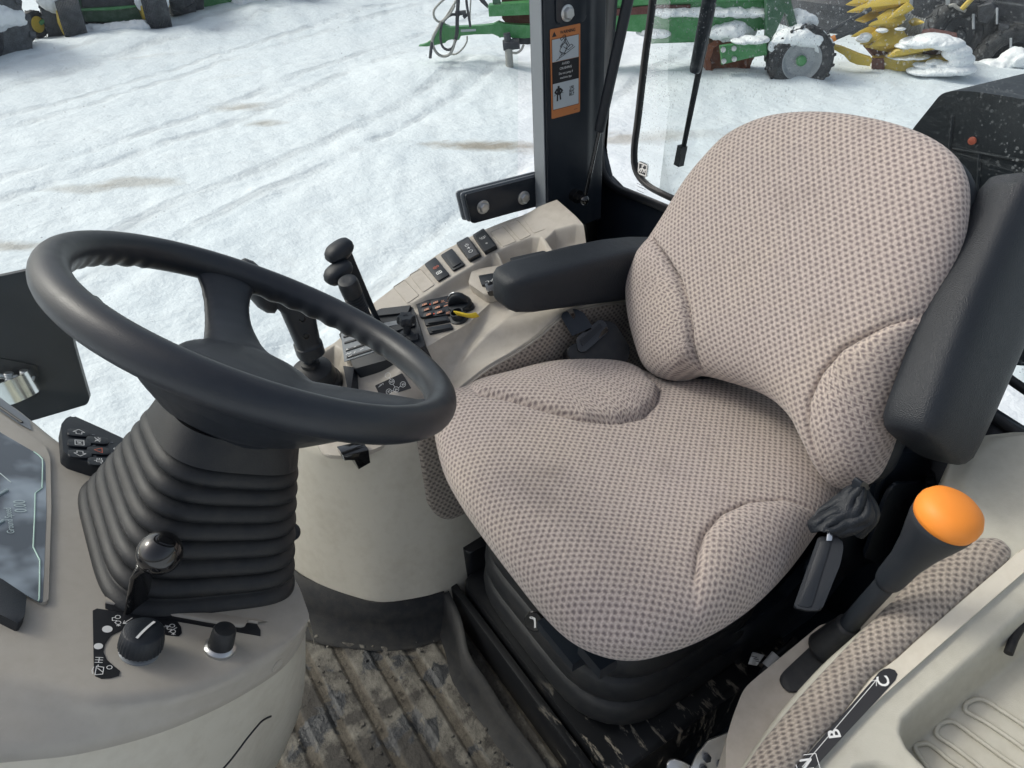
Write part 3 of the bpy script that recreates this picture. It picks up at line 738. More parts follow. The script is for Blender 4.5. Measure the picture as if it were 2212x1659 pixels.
# ------------------------------------------------------------------ column boot
DP0 = V((.585, -.08, .57)); DN = V((0, -.45, .893)).normalized()
onD = lambda p, off=0: pl(p, DP0+DN*off, DN)
bt = thing('steering_column', 'ribbed black rubber boot wrapping the steering column above the dash', 'steering column')
b = B(); R = []
c0 = V((.722, -.014, .596)); c1 = WC-WN*.105
nrm = 8
N_ = 190
for k in range(N_+1):
    f = k/N_; c = c0.lerp(c1, f); c = c+V((0, 0, 0)); nn = DN.lerp(WN, f).normalized()
    xa = V((1, 0, 0)); xa = (xa-nn*xa.dot(nn)).normalized(); ya = nn.cross(xa)
    hx = .126+(.064-.126)*f**.8; hy = .100+(.070-.100)*f**1.0
    rib = 0
    if f < .82: ph = (f/.82*nrm) % 1.0; rib = .0105*(max(0, math.sin(math.pi*ph))**.42)*(1-.45*f)-.003
    else: hx += .003; hy += .002
    hx += rib; hy += rib; ring = []; e = 4.6-1.6*f
    for j in range(72):
        t = 2*math.pi*j/72; ct, st = math.cos(t), math.sin(t)
        ring.append(c+xa*hx*math.copysign(abs(ct)**(2/e), ct)+ya*hy*math.copysign(abs(st)**(2/e), st))
    R.append(ring)
b.rings(R).make('ribbed_boot', RUBBER, bt, ang=70)
b = B(); b.ball(frame(onZ((628, 1148), .53), (0, 0, 1), (1, .3, 0)), .014, .012, .012); b.make('tilt_lever', BLACK, bt)
# ------------------------------------------------------------------ side console
AP0 = V((1.28, -.36, .495)); AN = V((0, .346, 1)).normalized()
onA = lambda p, off=0: pl(p, AP0+V((0, 0, off)), AN)
zA = lambda y: .495-.346*(y+.36)
PN = V((0, .176, 1)).normalized(); zP = lambda y: zA(-.56)-.014-.176*(y+.56)
onP = lambda p, off=-.05: pl(p, (1.15, -.56, zA(-.56)-.014+off+.05), PN)
con = thing('side_console', 'curved beige console with rocker switches beneath the side window', 'console')
K0 = [onA(p) for p in [(1200, 436), (1162, 449), (1137, 460), (1090, 476), (1041, 496), (990, 522), (938, 551), (867, 605), (805, 652), (765, 690), (730, 732), (700, 752), (679, 767), (652, 790), (632, 815), (618, 850), (612, 880)]]
K3 = [onA((1325, 545), -.0), onA((1240, 570), -.03), onP((1140, 615)), onP((1075, 644)), onP((1041, 671)), onP((1010, 699)), onP((956, 729)), onP((921, 750)), onP((880, 770)), onA((830, 783), -.008), onA((775, 797), -.01), onA((757, 850), -.03), onA((738, 884), -.03), onA((690, 898), -.03), onA((640, 896), -.03)]
xy = lambda L: [(p.x, p.y) for p in L]
c9 = lambda x, y: (675+.1953*x, 486+.1953*y)
c2 = lambda x, y: (702+.3418*x, .3418*y)
c5 = lambda x, y: (648+.3418*x, 432+.3418*y)
plat = xy([onA(p) for p in [(1062, 545), (1040, 562), (1007, 582), (965, 607), (932, 630), (895, 652), (860, 664), (822, 670), (790, 690), (750, 712)]])+xy([onP(p) for p in [(745, 770), (790, 786), (850, 770), (905, 765), (940, 780), (1000, 740), (1120, 680), (1230, 640), (1260, 590)]])+xy([onA(p) for p in [(1180, 560), (1120, 575), (1095, 552)]])
bin1 = xy([onA(p) for p in [(1075, 543), (1110, 526), (1150, 512), (1166, 512), (1182, 545), (1192, 575), (1150, 600), (1100, 580)]])
bin2 = xy([onA(p) for p in [(1180, 516), (1200, 498), (1245, 489), (1278, 490), (1298, 508), (1305, 530), (1280, 550), (1200, 545)]])
joyp = xy([onA(p) for p in [(700, 762), (722, 748), (740, 760), (748, 800), (760, 850), (760, 920), (600, 930), (596, 850), (640, 806)]])
pil = xy([onA(p) for p in [(1168, 452), (1178, 470), (1240, 480), (1300, 470), (1330, 430), (1200, 420)]])
def contop():
    nu, nv = 330, 120
    a = resample(cr(K0, 8), nu); c = resample(cr(K3, 8), nu)
    X = np.array([[a[i].x+(c[i].x-a[i].x)*j/(nv-1) for j in range(nv)] for i in range(nu)])
    Y = np.array([[a[i].y+(c[i].y-a[i].y)*j/(nv-1) for j in range(nv)] for i in range(nu)])
    Z = zA(Y)
    d = np.zeros(X.shape)
    d = np.maximum(d, np.clip(zA(Y)-(zA(-.56)-.014-.176*(Y+.56)), .004, .05)*sstep((sdist(X, Y, plat)+.002)/.014))
    d = np.maximum(d, .055*sstep((sdist(X, Y, bin1)+.003)/.018))
    d = np.maximum(d, .035*sstep((sdist(X, Y, bin2)+.003)/.014)+.010*sstep((sdist(X, Y, bin2)-.025)/.006))
    d = np.maximum(d, .03*sstep((sdist(X, Y, joyp)+.004)/.02))
    d = d-.007*sstep((sdist(X, Y, pil)+.05)/.07)
    # inner rim at the seat side always meets the wall height
    V_ = np.linspace(0, 1, nv)[None, :]
    zr = np.array([c[i].z for i in range(nu)])[:, None]
    wgt = sstep((V_-.93)/.07); Z = (Z-d)*(1-wgt)+wgt*zr
    # rounded outer lip
    Z = Z-.006*(1-sstep(V_/.025))
    G = [[V((X[i, j], Y[i, j], Z[i, j])) for j in range(nv)] for i in range(nu)]
    # outer skirt
    for i, r in enumerate(G): r.insert(0, r[0]+V((.004, 0, -.004))); r.insert(0, r[0]+V((.004, 0, -.10)))
    b = B().grid(G); b.make('console_top', BEIGE, con, ang=180)
contop()
KC = [onX(p, 1.0) for p in [(1240, 640), (1180, 668), (1130, 678), (1092, 692), (1051, 724), (1010, 768), (969, 820), (930, 858)]]+[V((.985, -.40, .47)), V((1.0, -.36, .455)), V((1.04, -.315, .445)), V((1.10, -.285, .44)), V((1.18, -.262, .435))]
K4 = [V((.95, -.95, .62)), onX((1290, 642), .95), onX((1212, 678), .95), onX((1161, 723), .95), onX((1105, 760), .95), onX((1051, 791), .95), onX((980, 846), .95), onX((930, 885), .95), V((.945, -.42, .455)), V((.955, -.36, .44)), V((.985, -.31, .43)), V((1.04, -.265, .425)), V((1.12, -.238, .42)), V((1.19, -.225, .42))]
K3w = K3; K4b = [p+V((0, 0, -.012)) for p in K4]
def lerpC(A_, B_, t, n=60): a = resample(cr(A_, 8), n); c = resample(cr(B_, 8), n); return [p.lerp(q, t) for p, q in zip(a, c)]
b = B(); Kc = cr(KC, 8); K34 = lerpC(K3w, KC, .5)
b.loft([K3w, lerpC(K3w, KC, .12), [p+V((.004, 0, -.004)) for p in K34], lerpC(K3w, KC, .9), KC, lerpC(KC, K4, .06), lerpC(KC, K4, .94), K4, K4b], 200).make('console_side', BEIGE, con, ang=180)
# rounded front foot and inner wall
def zcurve(z):
    t = (z-.09)/(.42-.09)
    Bc = [(1.25, -.13), (1.16, -.165), (1.105, -.182), (1.032, -.211), (.969, -.251), (.919, -.295), (.891, -.348), (.874, -.412), (.885, -.5), (.90, -.6), (.92, -.75), (.93, -1.0)]
    Tc = [(1.20, -.205), (1.15, -.215), (1.085, -.232), (1.02, -.262), (.97, -.31), (.947, -.36), (.94, -.42), (.941, -.5), (.944, -.6), (.947, -.75), (.948, -1.0), (.95, -1.05)]
    return [V((a[0]+(c[0]-a[0])*t, a[1]+(c[1]-a[1])*t, z)) for a, c in zip(Bc, Tc)]
wall = [zcurve(z) for z in (.03, .07, .085, .10, .18, .26, .34, .40, .42)]
top = resample(cr([p+V((0, 0, -.004)) for p in K4][::-1], 8), 12)
b = B(); b.loft(wall+[top], 140).make('console_foot', BEIGE2, con, ang=180)
# lip and black clip under the nose
b = B(); b.prism(rp([onZ(p, .435) for p in [(683, 958), (700, 982), (740, 985), (800, 974), (835, 958), (790, 935), (700, 935)]], .01), (0, 0, -.008), .003); b.make('nose_lip', BEIGE, con)
b = B(); b.prism([onX(p, .93) for p in [(742, 985), (797, 972), (801, 1000), (775, 1015), (768, 992), (745, 996)]], (.03, 0, 0), .002); b.make('clip', GLOSS, con)
# fabric trim on the inner wall
def wallX(y, z):
    c = cr(zcurve(min(.42, max(.09, z))), 6); k = min(c, key=lambda q: abs(q.y-y)+(0 if q.y < -.3 else .5)); return k.x
fp = [(1303, 668), (1262, 668), (1215, 683), (1165, 727), (1105, 768), (1051, 799), (980, 856), (935, 893), (908, 922), (899, 950), (901, 985), (910, 1040), (922, 1085), (938, 1112), (962, 1121), (1000, 1112), (1060, 1080), (1200, 1000), (1420, 850), (1400, 760), (1360, 700), (1330, 680)]
whit = hitter(bpy.data.objects['console_foot'], bpy.data.objects['console_side'])
TL = [(899, 945), (905, 925), (935, 893), (980, 856), (1051, 799), (1105, 768), (1165, 727), (1215, 683), (1262, 666), (1330, 655), (1400, 660)]
BL_ = [(922, 1085), (940, 1110), (962, 1121), (990, 1116), (1060, 1080), (1130, 1040), (1200, 1000), (1280, 950), (1350, 900), (1420, 860), (1500, 820)]
ta = resample(cr([(p[0], p[1], 0) for p in TL], 8), 110); tb = resample(cr([(p[0], p[1], 0) for p in BL_], 8), 110)
G = []; U = []
for i in range(110):
    row = []; ur = []
    for j in range(60):
        t = j/59; q_ = ta[i].lerp(tb[i], t); h_ = whit(q_)
        ed = min(1, min(j, 59-j, i)/3.0)**.5
        if h_[0] is None: h_ = (onX(q_, .94), V((-1, 0, 0)))
        p = h_[0]+V((-1, .12, .1)).normalized()*(.0005+.0055*ed); row.append(p); ur.append((p.y*-1+p.x*.3, p.z*1.05))
    G.append(row); U.append(ur)
B().grid(G, U).make('fabric_trim', FABRIC2, con, ang=180)
b = B(); b.tube([g[0]+V((-.0015, 0, .0005)) for g in G], .0022, 8); b.make('trim_bead', BEIGE, con)
# blanking plates in the switch row
def qf(fn, q, off=0):
    P = [fn(p, off) for p in q]; c = sum(P, V((0, 0, 0)))/4; x = (P[1]+P[2]-P[0]-P[3]); y = (P[3]+P[2]-P[0]-P[1])
    return c, x, y, P
def plate(fn, q, off, h, name, mat, parent, r=.004, bev=.001, label=None):
    P = [fn(p, off) for p in q]; b = B(); b.prism(rp(P, r), AN*h, bev); return b.make(name, mat, parent, label=label)
BL = [[c9(*q) for q in s] for s in ([(890, 690), (1020, 605), (1180, 780), (1050, 872)], [(1070, 555), (1195, 482), (1352, 663), (1222, 750)])]+[[c2(*q) for q in s] for s in ([(1042, 1468), (1125, 1430), (1212, 1525), (1125, 1562)], [(1145, 1421), (1215, 1390), (1305, 1485), (1235, 1520)], [(1250, 1376), (1330, 1345), (1402, 1448), (1318, 1476)])]
for q in BL:
    P = [onA(p, .0) for p in q]; b = B(); o_ = rp(P, .004); c = sum(P, V((0, 0, 0)))/4; i_ = [c+(p-c)*.93 for p in o_]
    b.rings([[p+AN*-.001 for p in o_], [p+AN*.0012 for p in o_], [c+(p-c)*.97+AN*.0014 for p in o_], [p+AN*-.0004 for p in i_]], cap=False); 
    b.bm.faces.new([b.bm.verts.new(p+AN*.0004) for p in i_]); b.make('blanking_plate', BEIGE, con)
def sframe(q, off):
    P = [onA(p, off) for p in q]; c = sum(P, V((0, 0, 0)))/4; up = (P[0]+P[1]-P[2]-P[3]).normalized()
    x = up.cross(AN); m = frame(c, AN, x); return m, (P[1]-P[0]).length, (P[3]-P[0]).length
sw1 = [c9(*q) for q in [(1245, 450), (1365, 370), (1520, 560), (1395, 635)]]
sw2 = [c9(*q) for q in [(1425, 350), (1548, 275), (1690, 450), (1560, 520)]]
sw3 = [c9(*q) for q in [(1605, 235), (1735, 165), (1872, 350), (1742, 415)]]
sw4 = [c9(*q) for q in [(1785, 148), (1905, 75), (2050, 262), (1915, 333)]]
o = plate(onA, sw1, .001, .004, 'rocker_switch', BLACK, con, .002, label='flat black switch plate with red and white symbols')
m, w_, h_ = sframe(sw1, .0055)
strokes('red_symbol', m, [[(x, y+.011) for x, y in arc(-.0, 0, .0042, n=14)], [(x, y+.011) for x, y in arc(0, 0, .0016, n=8)], [(.005, .016), (.008, .012), (.006, .008)]], .0009, REDP, o)
strokes('white_symbol', m, [[(-.005, -.014), (-.005, -.007), (-.003, -.0055), (.003, -.0055), (.005, -.007), (.005, -.014), (-.005, -.014)], [(-.0015, -.013), (-.0015, -.0075)], [(.0018, -.013), (.0018, -.0075)]], .0014, WHITE, o)
o = plate(onA, sw2, .001, .004, 'rocker_switch', BLACK, con, .002, label='blank black switch plate with a raised centre')
c = sum(sw2[i][0] for i in range(4))/4, sum(sw2[i][1] for i in range(4))/4
plate(onA, [(c[0]+(p[0]-c[0])*.68, c[1]+(p[1]-c[1])*.72-1) for p in sw2], .004, .0035, 'raised_centre', BLACK, o, .002)
for q, lab in ((sw3, 'black rocker switch with a power symbol, a fan and a white ring'), (sw4, 'black rocker switch with a beacon lamp symbol')):
    o = plate(onA, q, .001, .009, 'rocker_switch', BLACK, con, .0015, .0012, label=lab)
    c = sum(p[0] for p in q)/4, sum(p[1] for p in q)/4
    P = [onA((c[0]+(p[0]-c[0])*.80, c[1]+(p[1]-c[1])*.84-1.5), .009) for p in q]
    hts = (.007, .007, .0035, .0035); b = B()
    a = [b.bm.verts.new(p) for p in P]; t_ = [b.bm.verts.new(p+AN*h) for p, h in zip(P, hts)]
    fs = [b.bm.faces.new(t_)]+[b.bm.faces.new((a[i], a[(i+1) % 4], t_[(i+1) % 4], t_[i])) for i in range(4)]
    b.bev(fs, .0012, 2); k = b.make('rocker', GLOSS if q is sw3 else BLACK, o)
    ctr = sum((p+AN*h for p, h in zip(P, hts)), V((0, 0, 0)))/4; nn = (P[1]+AN*hts[1]-P[0]-AN*hts[0]).cross(P[3]+AN*hts[3]-P[0]-AN*hts[0]).normalized()
    if nn.z < 0: nn = -nn
    up = (P[0]+P[1]-P[2]-P[3]).normalized(); m = frame(ctr+nn*.0004, nn, up.cross(nn))
    if q is sw3:
        L = [arc(0, .0115, .0034, 120, 420, 14), [(0, .012), (0, .0165)], arc(0, -.012, .004, n=16)]
        for a_ in range(5): L.append([(0, .0), (.0035*math.cos(a_*1.256), .0035*math.sin(a_*1.256))])
        strokes('symbol', m, L, .0009, WHITE, o)
    else:
        strokes('symbol', m, [[(-.0025, .007), (-.0025, .0125), (.0025, .0125), (.0025, .007)], [(-.004, .007), (.004, .007)], [(-.0045, .0125), (-.0065, .014)], [(.0045, .0125), (.0065, .014)], [(-.0045, .010), (-.0065, .010)], [(.0045, .010), (.0065, .010)], arc(0, -.012, .0016, n=10)], .0008, WHITE, o)
# climate and work-light keypad with rotary knob
kp = [c9(*q) for q in [(1155, 880), (1280, 855), (1400, 832), (1480, 812), (1560, 792), (1660, 800), (1740, 840), (1795, 895), (1795, 930), (1745, 955), (1640, 985), (1540, 1006), (1400, 1030), (1235, 1046), (1195, 1032)]]
b = B(); b.prism(rp([onP(p, -.05) for p in kp], .003), AN*.006, .0015); key = b.make('control_pad', BLACK, con)
KF = lambda q, off=-.0435: onP(c9(*q), off)
ax_ = (KF((1400, 965))-KF((1280, 990))).normalized(); mk = lambda q, off=-.0435: frame(KF(q, off), AN, ax_)
ICON = [[(-.003, -.0015), (.003, -.0015), (.002, .002), (-.002, .002), (-.003, -.0015)], arc(0, 0, .0024, n=8)]
for q in [(1240, 880), (1362, 857), (1262, 935), (1382, 910), (1283, 990), (1407, 965)]:
    m = mk(q, -.044); b = B(); b.prism(rp([m @ V(p) for p in ((-.0095, -.006, 0), (.0095, -.006, 0), (.0095, .006, 0), (-.0095, .006, 0))], .003), AN*.0022, .0008)
    k = b.make('push_button', BLACK, key); mm = mk(q, -.0414)
    j = random.random()
    strokes('symbol', mm, [[(-.0045, -.002), (-.004, .002), (.004, .0025), (.0045, -.002), (-.0045, -.002)], [(-.003, 0), (.003, .0005)], arc(.001*j, 0, .0015, n=6)], .0009, SALMON, k)
for q in [(1478, 893), (1512, 920), (1578, 932), (1660, 927), (1485, 860)]:
    m = mk(q); strokes('mark', m, [[(-.0018 if q[0] != 1478 else -.0035, 0), (.0018 if q[0] != 1478 else .0035, 0)]], .0022 if q[0] == 1478 else .0014, SALMON, key)
for q in [(1440, 842), (1500, 968)]: strokes('mark', mk(q), [[(-.004, -.002), (-.002, .002), (0, -.001), (.003, .002)], [(-.004, -.0035), (.004, -.0035)]], .0008, SALMON, key)
for q in [(1300, 877), (1344, 982)]:
    m = mk(q); b = B(); b.lathe(m, [(.0011, 0), (.0011, .0006)], 12); b.make('indicator_light', LEDR, key)
m = mk((1630, 888)); b = B(); b.lathe(m, [(.024, 0), (.0235, .004), (.0215, .007), (.012, .0075)], 40)
S = []; bx_ = V((m[0][0], m[1][0], m[2][0])); by_ = V((m[0][1], m[1][1], m[2][1])); o0 = m.translation
d1 = (bx_*.95+by_*-.25).normalized(); d2 = AN.cross(d1)
for f in [-1, -.9, -.6, -.3, 0, .3, .6, .9, 1]:
    hh = .024*math.sqrt(max(.02, 1-f*f)); S.append((o0+d1*.0195*f+AN*(.006+hh/2), d2*.0075, AN*hh/2))
superloft(b, S, 20, 3); kn = b.make('rotary_knob', BLACK, key)
pth = [o0+d1*(.0197*math.cos(a))+AN*(.007+.0245*math.sin(a))+d2*.0 for a in [math.pi*(.50+.42*i/14) for i in range(15)]]
b = B(); b.tube(pth, .0016, 8); b.make('chrome_stripe', CHROME, kn)
for q in ([(1238, 1066), (1500, 1018), (1530, 1078), (1258, 1130)], [(1270, 1155), (1540, 1108), (1562, 1158), (1300, 1220)]):
    q = [c9(*s) for s in q]; o = plate(onP, q, -.05, .0045, 'rubber_blank', BLACK, con, .002)
    c = sum(p[0] for p in q)/4, sum(p[1] for p in q)/4
    plate(onP, [(c[0]+(p[0]-c[0])*.78, c[1]+(p[1]-c[1])*.62-1) for p in q], -.047, .0045, 'raised_centre', BLACK, o, .0015)
po = onP(c9(1625, 1040), -.05); b = B(); m = frame(po, AN, ax_)
b.lathe(m, [(.018, 0), (.018, .005), (.0125, .006), (.0125, .018), (.0105, .018), (.0105, .004)], 28); ou = b.make('power_outlet', BLACK, con)
y0 = onP(c9(1590, 985), -.028); pts = [onP(c9(*q), -.028) for q in [(1585, 985), (1640, 993), (1700, 1008), (1760, 1015), (1830, 1000)]]
G = []
for i, p in enumerate(cr(pts, 5)): G.append([p+V((0.0, .004, .008)), p+V((0, -.003, -.003))])
B().grid(G).make('yellow_strap', YELLOWT, ou, mods=[('SOLIDIFY', dict(thickness=.0012))])
# window / light switch pod near the armrest
b = B(); b.prism(rp([onP(p, -.05) for p in [c9(1760, 740), c9(1800, 590), c9(2120, 540), c9(2150, 800), c9(1950, 870)]], .006), AN*.022, .004, 3); pod = b.make('switch_pod', BEIGE, con)
b = B(); b.prism(rp([onP(p, -.028) for p in [c9(1845, 585), c9(2085, 545), c9(2100, 640), c9(1880, 690)]], .003), AN*.006, .001); s1 = b.make('rocker_switch', BLACK, con, label='black switch with white window outlines, half under the armrest')
m = frame(onP(c9(1975, 618), -.021), AN, ax_); strokes('symbol', m, [[(-.012, -.003), (-.012, .003), (-.005, .003), (-.005, -.003), (-.012, -.003)], [(-.003, 0), (0, 0)], [(.001, -.003), (.003, .003), (.009, .003), (.009, -.003), (.001, -.003)], [(-.015, .003), (-.013, .003)], [(-.015, 0), (-.013, 0)]], .0008, WHITE, s1)
b = B(); b.prism(rp([onP(p, -.028) for p in [c9(1920, 700), c9(2085, 655), c9(2100, 770), c9(1950, 790)]], .003), AN*.012, .0015); s1 = b.make('rocker_switch', GLOSS, con, label='gloss black rocker with a white ring, half under the armrest')
m = frame(onP(c9(2050, 690), -.0155), AN, ax_); strokes('symbol', m, [arc(0, 0, .004, n=14)], .001, WHITE, s1)
b = B(); b.prism(rp([onA(p, -.004) for p in [(1102, 563), (1178, 546), (1190, 560), (1120, 580)]], .004), AN*.006, .001); b.make('lid', BLACK, con)
# lever quadrant
b = B(); b.prism(rp([onA(p, .010) for p in [(731, 720), (770, 698), (815, 668), (884, 661), (893, 665), (919, 747), (903, 753), (855, 772), (765, 797)]], .004), -AN*.055, .003)
b.prism(rp([onA(p, .004) for p in [(741, 790), (765, 793), (757, 846), (750, 838)]], .002), -AN*.05, .002); quad = b.make('lever_quadrant', BLACK, con)
mq = frame(onA((850, 715), -.004), AN, (onA((915, 747), 0)-onA((890, 665), 0)))
for (p, q, w_, mt, hh) in [((822, 678), (886, 671), .020, BLACK, .006), ((830, 705), (872, 697), .012, STEELG, .003), ((845, 716), (897, 700), .016, BLACK, .005), ((862, 742), (905, 730), .016, BLACK, .006)]:
    a, c = onA(p, .010), onA(q, .010); d = (c-a); b = B(); b.box(frame((a+c)/2+AN*.002, AN, d), d.length, w_, hh, .0015); b.make('slot_bar', mt, quad)
b = B(); b.prism([onA(p, .010) for p in [(737, 722), (805, 700), (822, 756), (744, 782)]], AN*.0012, 0); lp = b.make('label_plate', STEELG, quad)
for (p, q) in [((742, 728), (792, 712)), ((744, 741), (800, 724)), ((747, 757), (806, 738)), ((749, 772), (812, 752))]:
    a, c = onA(p, .0125), onA(q, .0125); d = (c-a); b = B(); b.box(frame((a+c)/2, AN, d), d.length, .0045, .0016, 0); b.make('slot', DECAL, lp)
m = frame(onA((752, 765), .0135), AN, onA((812, 745), 0)-onA((744, 768), 0))
strokes('symbol', m, [[(-.004, 0), (-.001, .003), (.002, -.001), (.006, .002)], [(.012, -.003), (.014, .001)], [(.024, 0), (.030, .002)], [(.001, -.008), (.007, -.006)], [(-.004, .012), (-.002, .016), (0, .012)], [(.012, .014), (.016, .014)]], .0013, WHITE, lp)
kq = onA((880, 722), .010); b = B(); m = frame(kq, AN, ax_); up_ = V((-.02, 0, 1)).normalized(); m = frame(kq, up_, ax_)
b.lathe(m, [(.013, .001), (.013, .003), (.007, .004), (.007, .022), (.014, .024), (.0155, .026), (.0155, .036), (.0135, .039), (.005, .0385), (.0045, .0375)], 60, lug=lambda k, q: 1+.12*math.cos(k*2*math.pi/60*6) if 4 <= q <= 7 else 1)
tag(b.make('stop_knob', BLACK, None), 'six-lobed black knob standing on the lever quadrant', 'knob')
# gear pattern decal
dq = [(810, 833), (869, 806), (889, 839), (823, 859)]
dH = hitter(bpy.data.objects['console_side'], bpy.data.objects['console_top']); dPs = [dH(q)[0] for q in dq]; dn = (dPs[1]-dPs[3]).cross(dPs[2]-dPs[0]).normalized(); dn = dn if dn.z > 0 else -dn; dP = dH((848, 834))[0]+dn*.003; fd = lambda p, off=0: pl(p, dP+dn*off, dn)
b = B(); b.prism(rp([fd(p) for p in dq], .002), dn*.0006); dc = b.make('gear_pattern_decal', DECAL, con)
mx = frame(fd((850, 836)), dn, fd((880, 822))-fd((820, 847)))
sc_ = .0052
nodes = [(-3.4, -1.6, ''), (-1.2, 0.2, 'XI'), (1.4, -.1, 'N'), (.9, 3.0, 'XII'), (.4, 5.6, ''), (4.2, .6, 'XI')]
L = []
for (x, y, s) in nodes: L.append(arc(x*sc_, y*sc_, sc_*.95, n=14))
L += [[(x*sc_, y*sc_) for x, y in s] for s in ([(-2.6, -1.0), (-2.0, -.5)], [(-.2, .1), (.4, 0)], [(1.3, .9), (1.0, 2.0)], [(.8, 4.0), (.6, 4.7)], [(2.4, .1), (3.3, .4)], [(-4, 3), (-2.6, 3.3)], [(-3.4, 3.4), (-2, 3.6), (-2.2, 3.1)])]
strokes('pattern_lines', mx @ Matrix.Translation((-.004, -.006, .0006)), L, .0006, WHITE, dc)
for (x, y, s) in nodes:
    if s: text(s, mx @ Matrix.Translation((-.004, -.006, .0008)), x*sc_, y*sc_, sc_*1.2, WHITE, dc)
# ---------------------------------------------------------------- levers and joystick
def lever(kind, P0, P1, label):
    t = thing('hand_lever', label, 'lever', group='hand levers rising from the side console'); ax = P1-P0; n = ax.normalized()
    fwd = V((-.15, 1, .1)); fwd = (fwd-n*fwd.dot(n)).normalized(); sd_ = n.cross(fwd)
    if kind == 'paddle':
        b = B(); S = []
        for f in [0, .2, .5, .8, .95]: S.append((P0+ax*f, fwd*(.004+.007*f**1.5), sd_*(.003+.002*f)))
        superloft(b, S, 20, 3); b.make('shaft', BLACK, t)
        b = B(); c = P1+fwd*.009; S = []
        uz = V((-.1, .16, 1)).normalized()
        for f, r in [(-1, .25), (-.93, .50), (-.7, .74), (-.4, .9), (-.15, 1), (0, 1.03), (.05, 1.0), (.35, 1.0), (.7, .86), (.9, .62), (1, .25)]:
            S.append((c+uz*.0165*f, fwd*.0262*r, uz.cross(fwd)*.0185*r))
        superloft(b, S, 32, 2.6); b.make('paddle_grip', BLACK, t, ang=180)
    else:
        b = B(); m = frame(P0, n, (1, 0, 0)); h = ax.length
        pr = [(.016, 0), (.016, h*.40)]
        for i in range(7): z = h*.42+i*h*.046; pr += [(.0168, z), (.0142, z+h*.012), (.0142, z+h*.022), (.0168, z+h*.032)]
        pr += [(.0172, h*.76), (.0172, h*.93), (.0155, h*.985), (.0115, h), (.006, h-.0005)]
        b.lathe(m, pr, 32); b.make('grooved_grip', GLOSS if False else BLACK, t)
lever('paddle', onX((828, 716), 1.16), onX((742, 537), 1.145), 'farthest and tallest of the black paddle-topped levers')
lever('paddle', onX((806, 712), 1.14), onX((740, 583), 1.125), 'shorter black paddle-topped lever just behind the round grooved one')
lever('round', onX((793, 712), 1.09), onX((749, 604), 1.075), 'round black lever with a grooved cylindrical grip')
joy = thing('joystick', 'black loader joystick on a rubber bellows at the front of the console', 'joystick')
jb = onA((688, 846), -.03); jt = onX((664, 765), jb.x-.01); ja = (jt-jb).normalized()
b = B(); m = frame(jb-ja*.004, ja, (1, 0, 0)) @ Matrix.Scale(1.18, 4)
b.lathe(m, [(.050, 0), (.051, .006), (.046, .013), (.040, .015), (.041, .021), (.040, .026), (.034, .030), (.033, .033), (.034, .040), (.030, .052), (.020, .058), (.014, .060), (.014, .066), (.009, .068)], 48); b.make('bellows', RUBBER, joy)
g0 = onX((668, 752), jb.x-.01); g1 = onX((640, 660), jb.x-.015); g2 = onX((600, 628), jb.x-.01); g3 = onX((556, 618), jb.x-.0)
b = B(); b.tube(cr([jb+ja*.06, jt, g0], 6), .0105, 16); b.make('shaft', BLACKP, joy)
b = B(); aa = (g1-g0).normalized(); s_ = V((1, 0, 0)); s_ = (s_-aa*s_.dot(aa)).normalized(); f_ = aa.cross(s_)
superloft(b, [(g0-aa*.012, s_*.020, f_*.020), (g0-aa*.010, s_*.024, f_*.024), (g0+aa*.010, s_*.024, f_*.024), (g0+aa*.012, s_*.0215, f_*.0215), (g0+aa*.02, s_*.021, f_*.022), (g0.lerp(g1, .5), s_*.021, f_*.024), (g1, s_*.021, f_*.028), (g1.lerp(g2, .5)+V((0, 0, .002)), s_*.02, f_*.028), (g2, s_*.02, f_*.026), (g2.lerp(g3, .5), s_*.02, f_*.02)], 32, 2.6)
b.make('grip', BLACK, joy, ang=50)
b = B(); n_ = (g3-g1).normalized(); superloft(b, [(g3+n_*d, V((0, 0, 1))*.045*r, V((1, 0, 0))*.03*r) for d, r in [(-.03, .3), (-.028, .6), (-.02, .85), (-.005, 1), (.01, .95), (.02, .75), (.026, .4), (.028, .15)]], 32, 2.2)
b.make('palm_knob', BLACK, joy, ang=180)
for q in [(653, 689), (661, 726)]:
    P_ = onX(q, jb.x-.034); b = B(); b.lathe(frame(P_, (-1, .1, .3)), [(.0055, -.01), (.0055, .0015), (.0045, .002), (.003, 0)], 14); b.make('screw', GLOSS, joy)
# ---------------------------------------------------------------- pillar, struts, windows
XP = 1.2
pillar = thing('cab_pillar', 'dark blue-black cab pillar carrying an orange warning label', 'pillar')
def PX(p, x=XP): return onX(p, x)
up = (PX((1150, -300))-PX((1170, 452))).normalized(); up.x = 0; up.normalize()
b0 = PX((1184, 458)); wY = V((0, -1, 0))
H_ = 1.1
b = B()
sec = [(0, 0), (.004, 0), (.118, 0), (.150, .012), (.150, .075), (0.0, .075)]
prof = rp([(0, 0, 0), (-.004, 0, 0), (-.105, 0, 0), (-.120, .004, 0), (-.150, .006, 0), (-.150, .050, 0), (.0, .050, 0)], .006, 3)
R = []
for z in (-.05, H_):
    R.append([b0+up*z+V((p.y, p.x, 0)) for p in prof])
b.rings(R); b.make('post', BLACKP, pillar, ang=25)
b = B(); b.prism([b0+up*-.02+V((.004, .0015, 0)), b0+up*-.02+V((.040, .0015, 0)), b0+up*H_+V((.040, .0015, 0)), b0+up*H_+V((.004, .0015, 0))], (0, .002, 0)); b.make('edge_strip', STEELG, pillar)
pq = [PX(p, XP) for p in [(1197, -60), (1196, 75), (1203, 92), (1225, 93), (1248, 88), (1253, 75), (1253, -60)]]
pq = [PX(p, XP) for p in [(1196, -400), (1199, 53), (1264, 46), (1276, -400)]]
